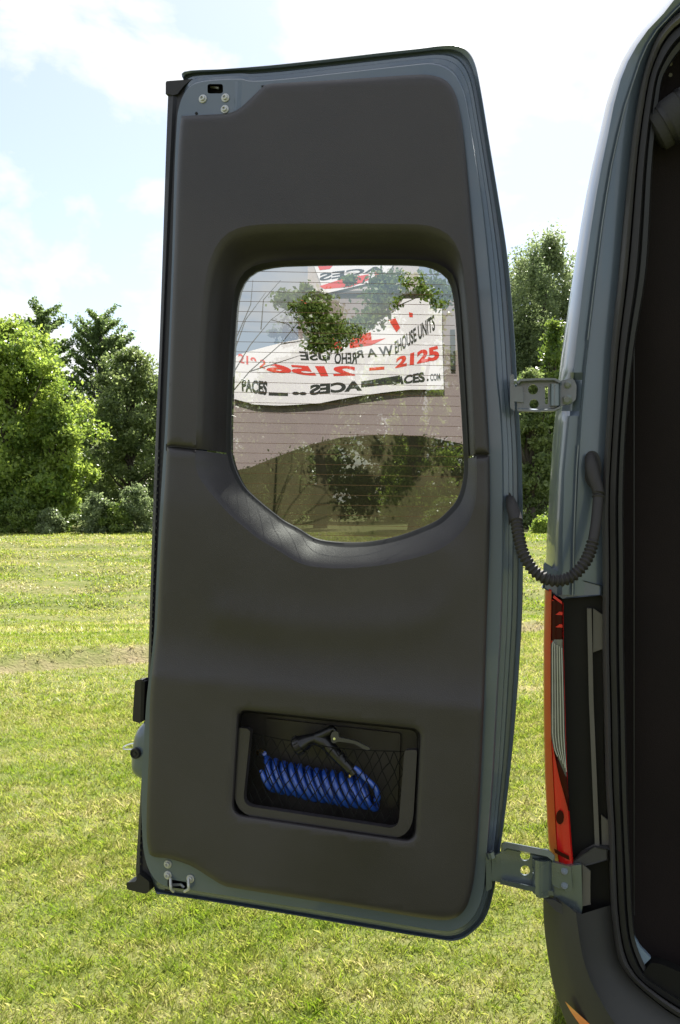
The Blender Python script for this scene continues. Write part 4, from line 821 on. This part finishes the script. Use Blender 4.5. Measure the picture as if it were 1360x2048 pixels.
M().add([rb(x, y, .083) for x, y in ((722, 764), (800, 752), (800, 768), (722, 776))], [(0, 1, 2, 3)]).out('lettering', inkb, BAN, 0)
lettering('PACES', [(484, 756), (536, 762), (534, 788), (486, 780)], inkb, bold=.05)
M().add([rb(x, y, .083) for x, y in ((538, 782), (576, 784), (576, 790), (538, 788))], [(0, 1, 2, 3)]).out('lettering', inkb, BAN, 0)
lettering('..', [(584, 782), (612, 784), (612, 790), (584, 788)], inkb, bold=.05)
for q in ([(640, 572), (690, 556), (736, 548), (736, 560), (700, 574), (650, 578)], [(748, 544), (757, 541), (756, 552), (748, 556)], [(655, 676), (682, 672), (684, 697), (662, 696)], [(698, 672), (740, 664), (742, 680), (770, 676), (742, 690), (700, 696)], [(776, 640), (790, 636), (800, 655), (792, 664)], [(572, 600), (600, 598), (614, 604), (612, 616), (580, 612)], [(636, 528), (668, 526), (660, 536), (640, 538)], [(818, 624), (826, 626), (826, 634), (819, 634)]):
    M().add([rb(x, y, .083) for x, y in q], [tuple(t_) for t_ in geometry.tessellate_polygon([[rb(x, y, .083) for x, y in q]])]).out('red_lettering', inkr, BAN, 0)
lettering('ACES', [(640, 545), (768, 530), (765, 540), (640, 562)], inkb, True)
M().prism([rb(x, y, .06) for x, y in ((628, 528), (790, 518), (776, 548), (740, 566), (650, 588))], BN * .02).out('upper_banner', vinyl, BAN, 0)
# added dark bank standing in for shaded grass; small tree before the building
def foliage(root, cl, leafm, leaf, seed, dist_leaf, name='crown'):
    rg = np.random.default_rng(seed); Ps = []
    for (c, r_, n) in cl: Ps.append(np.array(c) + rg.normal(0, 1, (n, 3)) * np.array(r_) * .5)
    P = np.concatenate(Ps); n = len(P); a = rg.normal(0, 1, (n, 3)); a /= np.linalg.norm(a, axis=1)[:, None]; b = np.cross(a, rg.normal(0, 1, (n, 3))); b /= np.linalg.norm(b, axis=1)[:, None]
    L = leaf * rg.uniform(.6, 1.3, n)[:, None]; V = np.stack([P - a * L * .5, P + b * L * .28, P + a * L * .5, P - b * L * .28], 1).reshape(-1, 3)
    return big(name, V, np.arange(len(V)).reshape(-1, 4), leafm, root, tuple(ORG[root.name]))
HD = 7.5; htop = [(380, 945), (450, 940), (500, 930), (560, 905), (620, 882), (680, 868), (760, 862), (840, 866), (900, 878), (960, 890), (1050, 900)]
added_bank = empty('added_bank', bz(rb(690, 1000, 0, HD), 0), 'dark leafy bank added in place of shaded grass reflected in the lower half of the window', 'added_bank'); cl = []
hx = np.array(htop, float)
core = []
for x in np.arange(380, 1060, 14):
    ty = np.interp(x, hx[:, 0], hx[:, 1]); top = rb(x, ty, 0, HD)
    cl.append((tuple(bz(top, top.z - .07)), (.16, .16, .05), 35))
foliage(added_bank, cl, leafmat('added_bank_leaf', (.045, .05, .018), (.085, .085, .035), .2), .03, 5, 0)
tp = [bz(rb(x, np.interp(x, hx[:, 0], hx[:, 1]) + 5, .17, HD), rb(x, np.interp(x, hx[:, 0], hx[:, 1]) + 5, .17, HD).z) for x in np.arange(380, 1060, 20)]
M().loft([[bz(p, 0) for p in tp], tp, [p - BN * .5 for p in tp], [bz(p, 0) - BN * .5 for p in tp]], False).out('added_bank_core', leafmat('added_bank_inside', (.05, .052, .02), (.09, .08, .04), .1, sc=2.5), added_bank)
TD = 6.2; yt = empty('young_tree', bz(rb(560, 1000, 0, TD), 0), 'young sparse tree in front of the banner reflected in the window', 'tree'); cl = []
for x, y, r_ in ((566, 598, .1), (590, 603, .12), (608, 622, .12), (622, 640, .13), (640, 655, .14), (655, 640, .12), (668, 660, .14), (690, 668, .1), (640, 612, .1), (630, 688, .1), (655, 690, .12), (715, 652, .12), (735, 640, .11), (752, 628, .11), (748, 600, .12), (760, 582, .13), (775, 564, .13), (795, 566, .12), (760, 560, .1), (780, 600, .1), (850, 570, .11), (870, 576, .12), (892, 590, .12), (880, 604, .08), (612, 580, .07), (700, 560, .06)):
    cl.append((tuple(rb(x, y, 0, TD)), (r_, r_, r_ * .8), 260))
foliage(yt, cl, lf_mid, .045, 9, 0)
m = M(); b0 = bz(rb(500, 1000, 0, TD), 0)
m.tube([bz(rb(446, 1000, 0, TD), 0), rb(448, 900, 0, TD), rb(452, 800, 0, TD), rb(462, 700, 0, TD), rb(470, 560, 0, TD)], [.03, .026, .02, .014, .006], 6)
for q in ([(450, 800), (500, 742), (560, 690), (600, 640), (622, 600)], [(560, 690), (620, 680), (700, 668), (755, 610), (780, 560)], [(452, 770), (500, 690), (540, 640), (590, 603)], [(456, 740), (490, 640), (530, 585)], [(500, 742), (560, 725), (600, 712)], [(520, 660), (525, 600), (560, 560)], [(700, 668), (800, 610), (870, 580), (900, 590)], [(462, 700), (500, 610), (505, 560)], [(540, 640), (575, 650), (610, 690)]): m.tube([rb(x, y, 0, TD) for x, y in q], np.linspace(.006, .002, len(q)).tolist(), 5)
m.out('trunk', barkm, yt, 60)
print('tris', sum(len(o.data.polygons) for o in bpy.data.objects if o.type == 'MESH'))
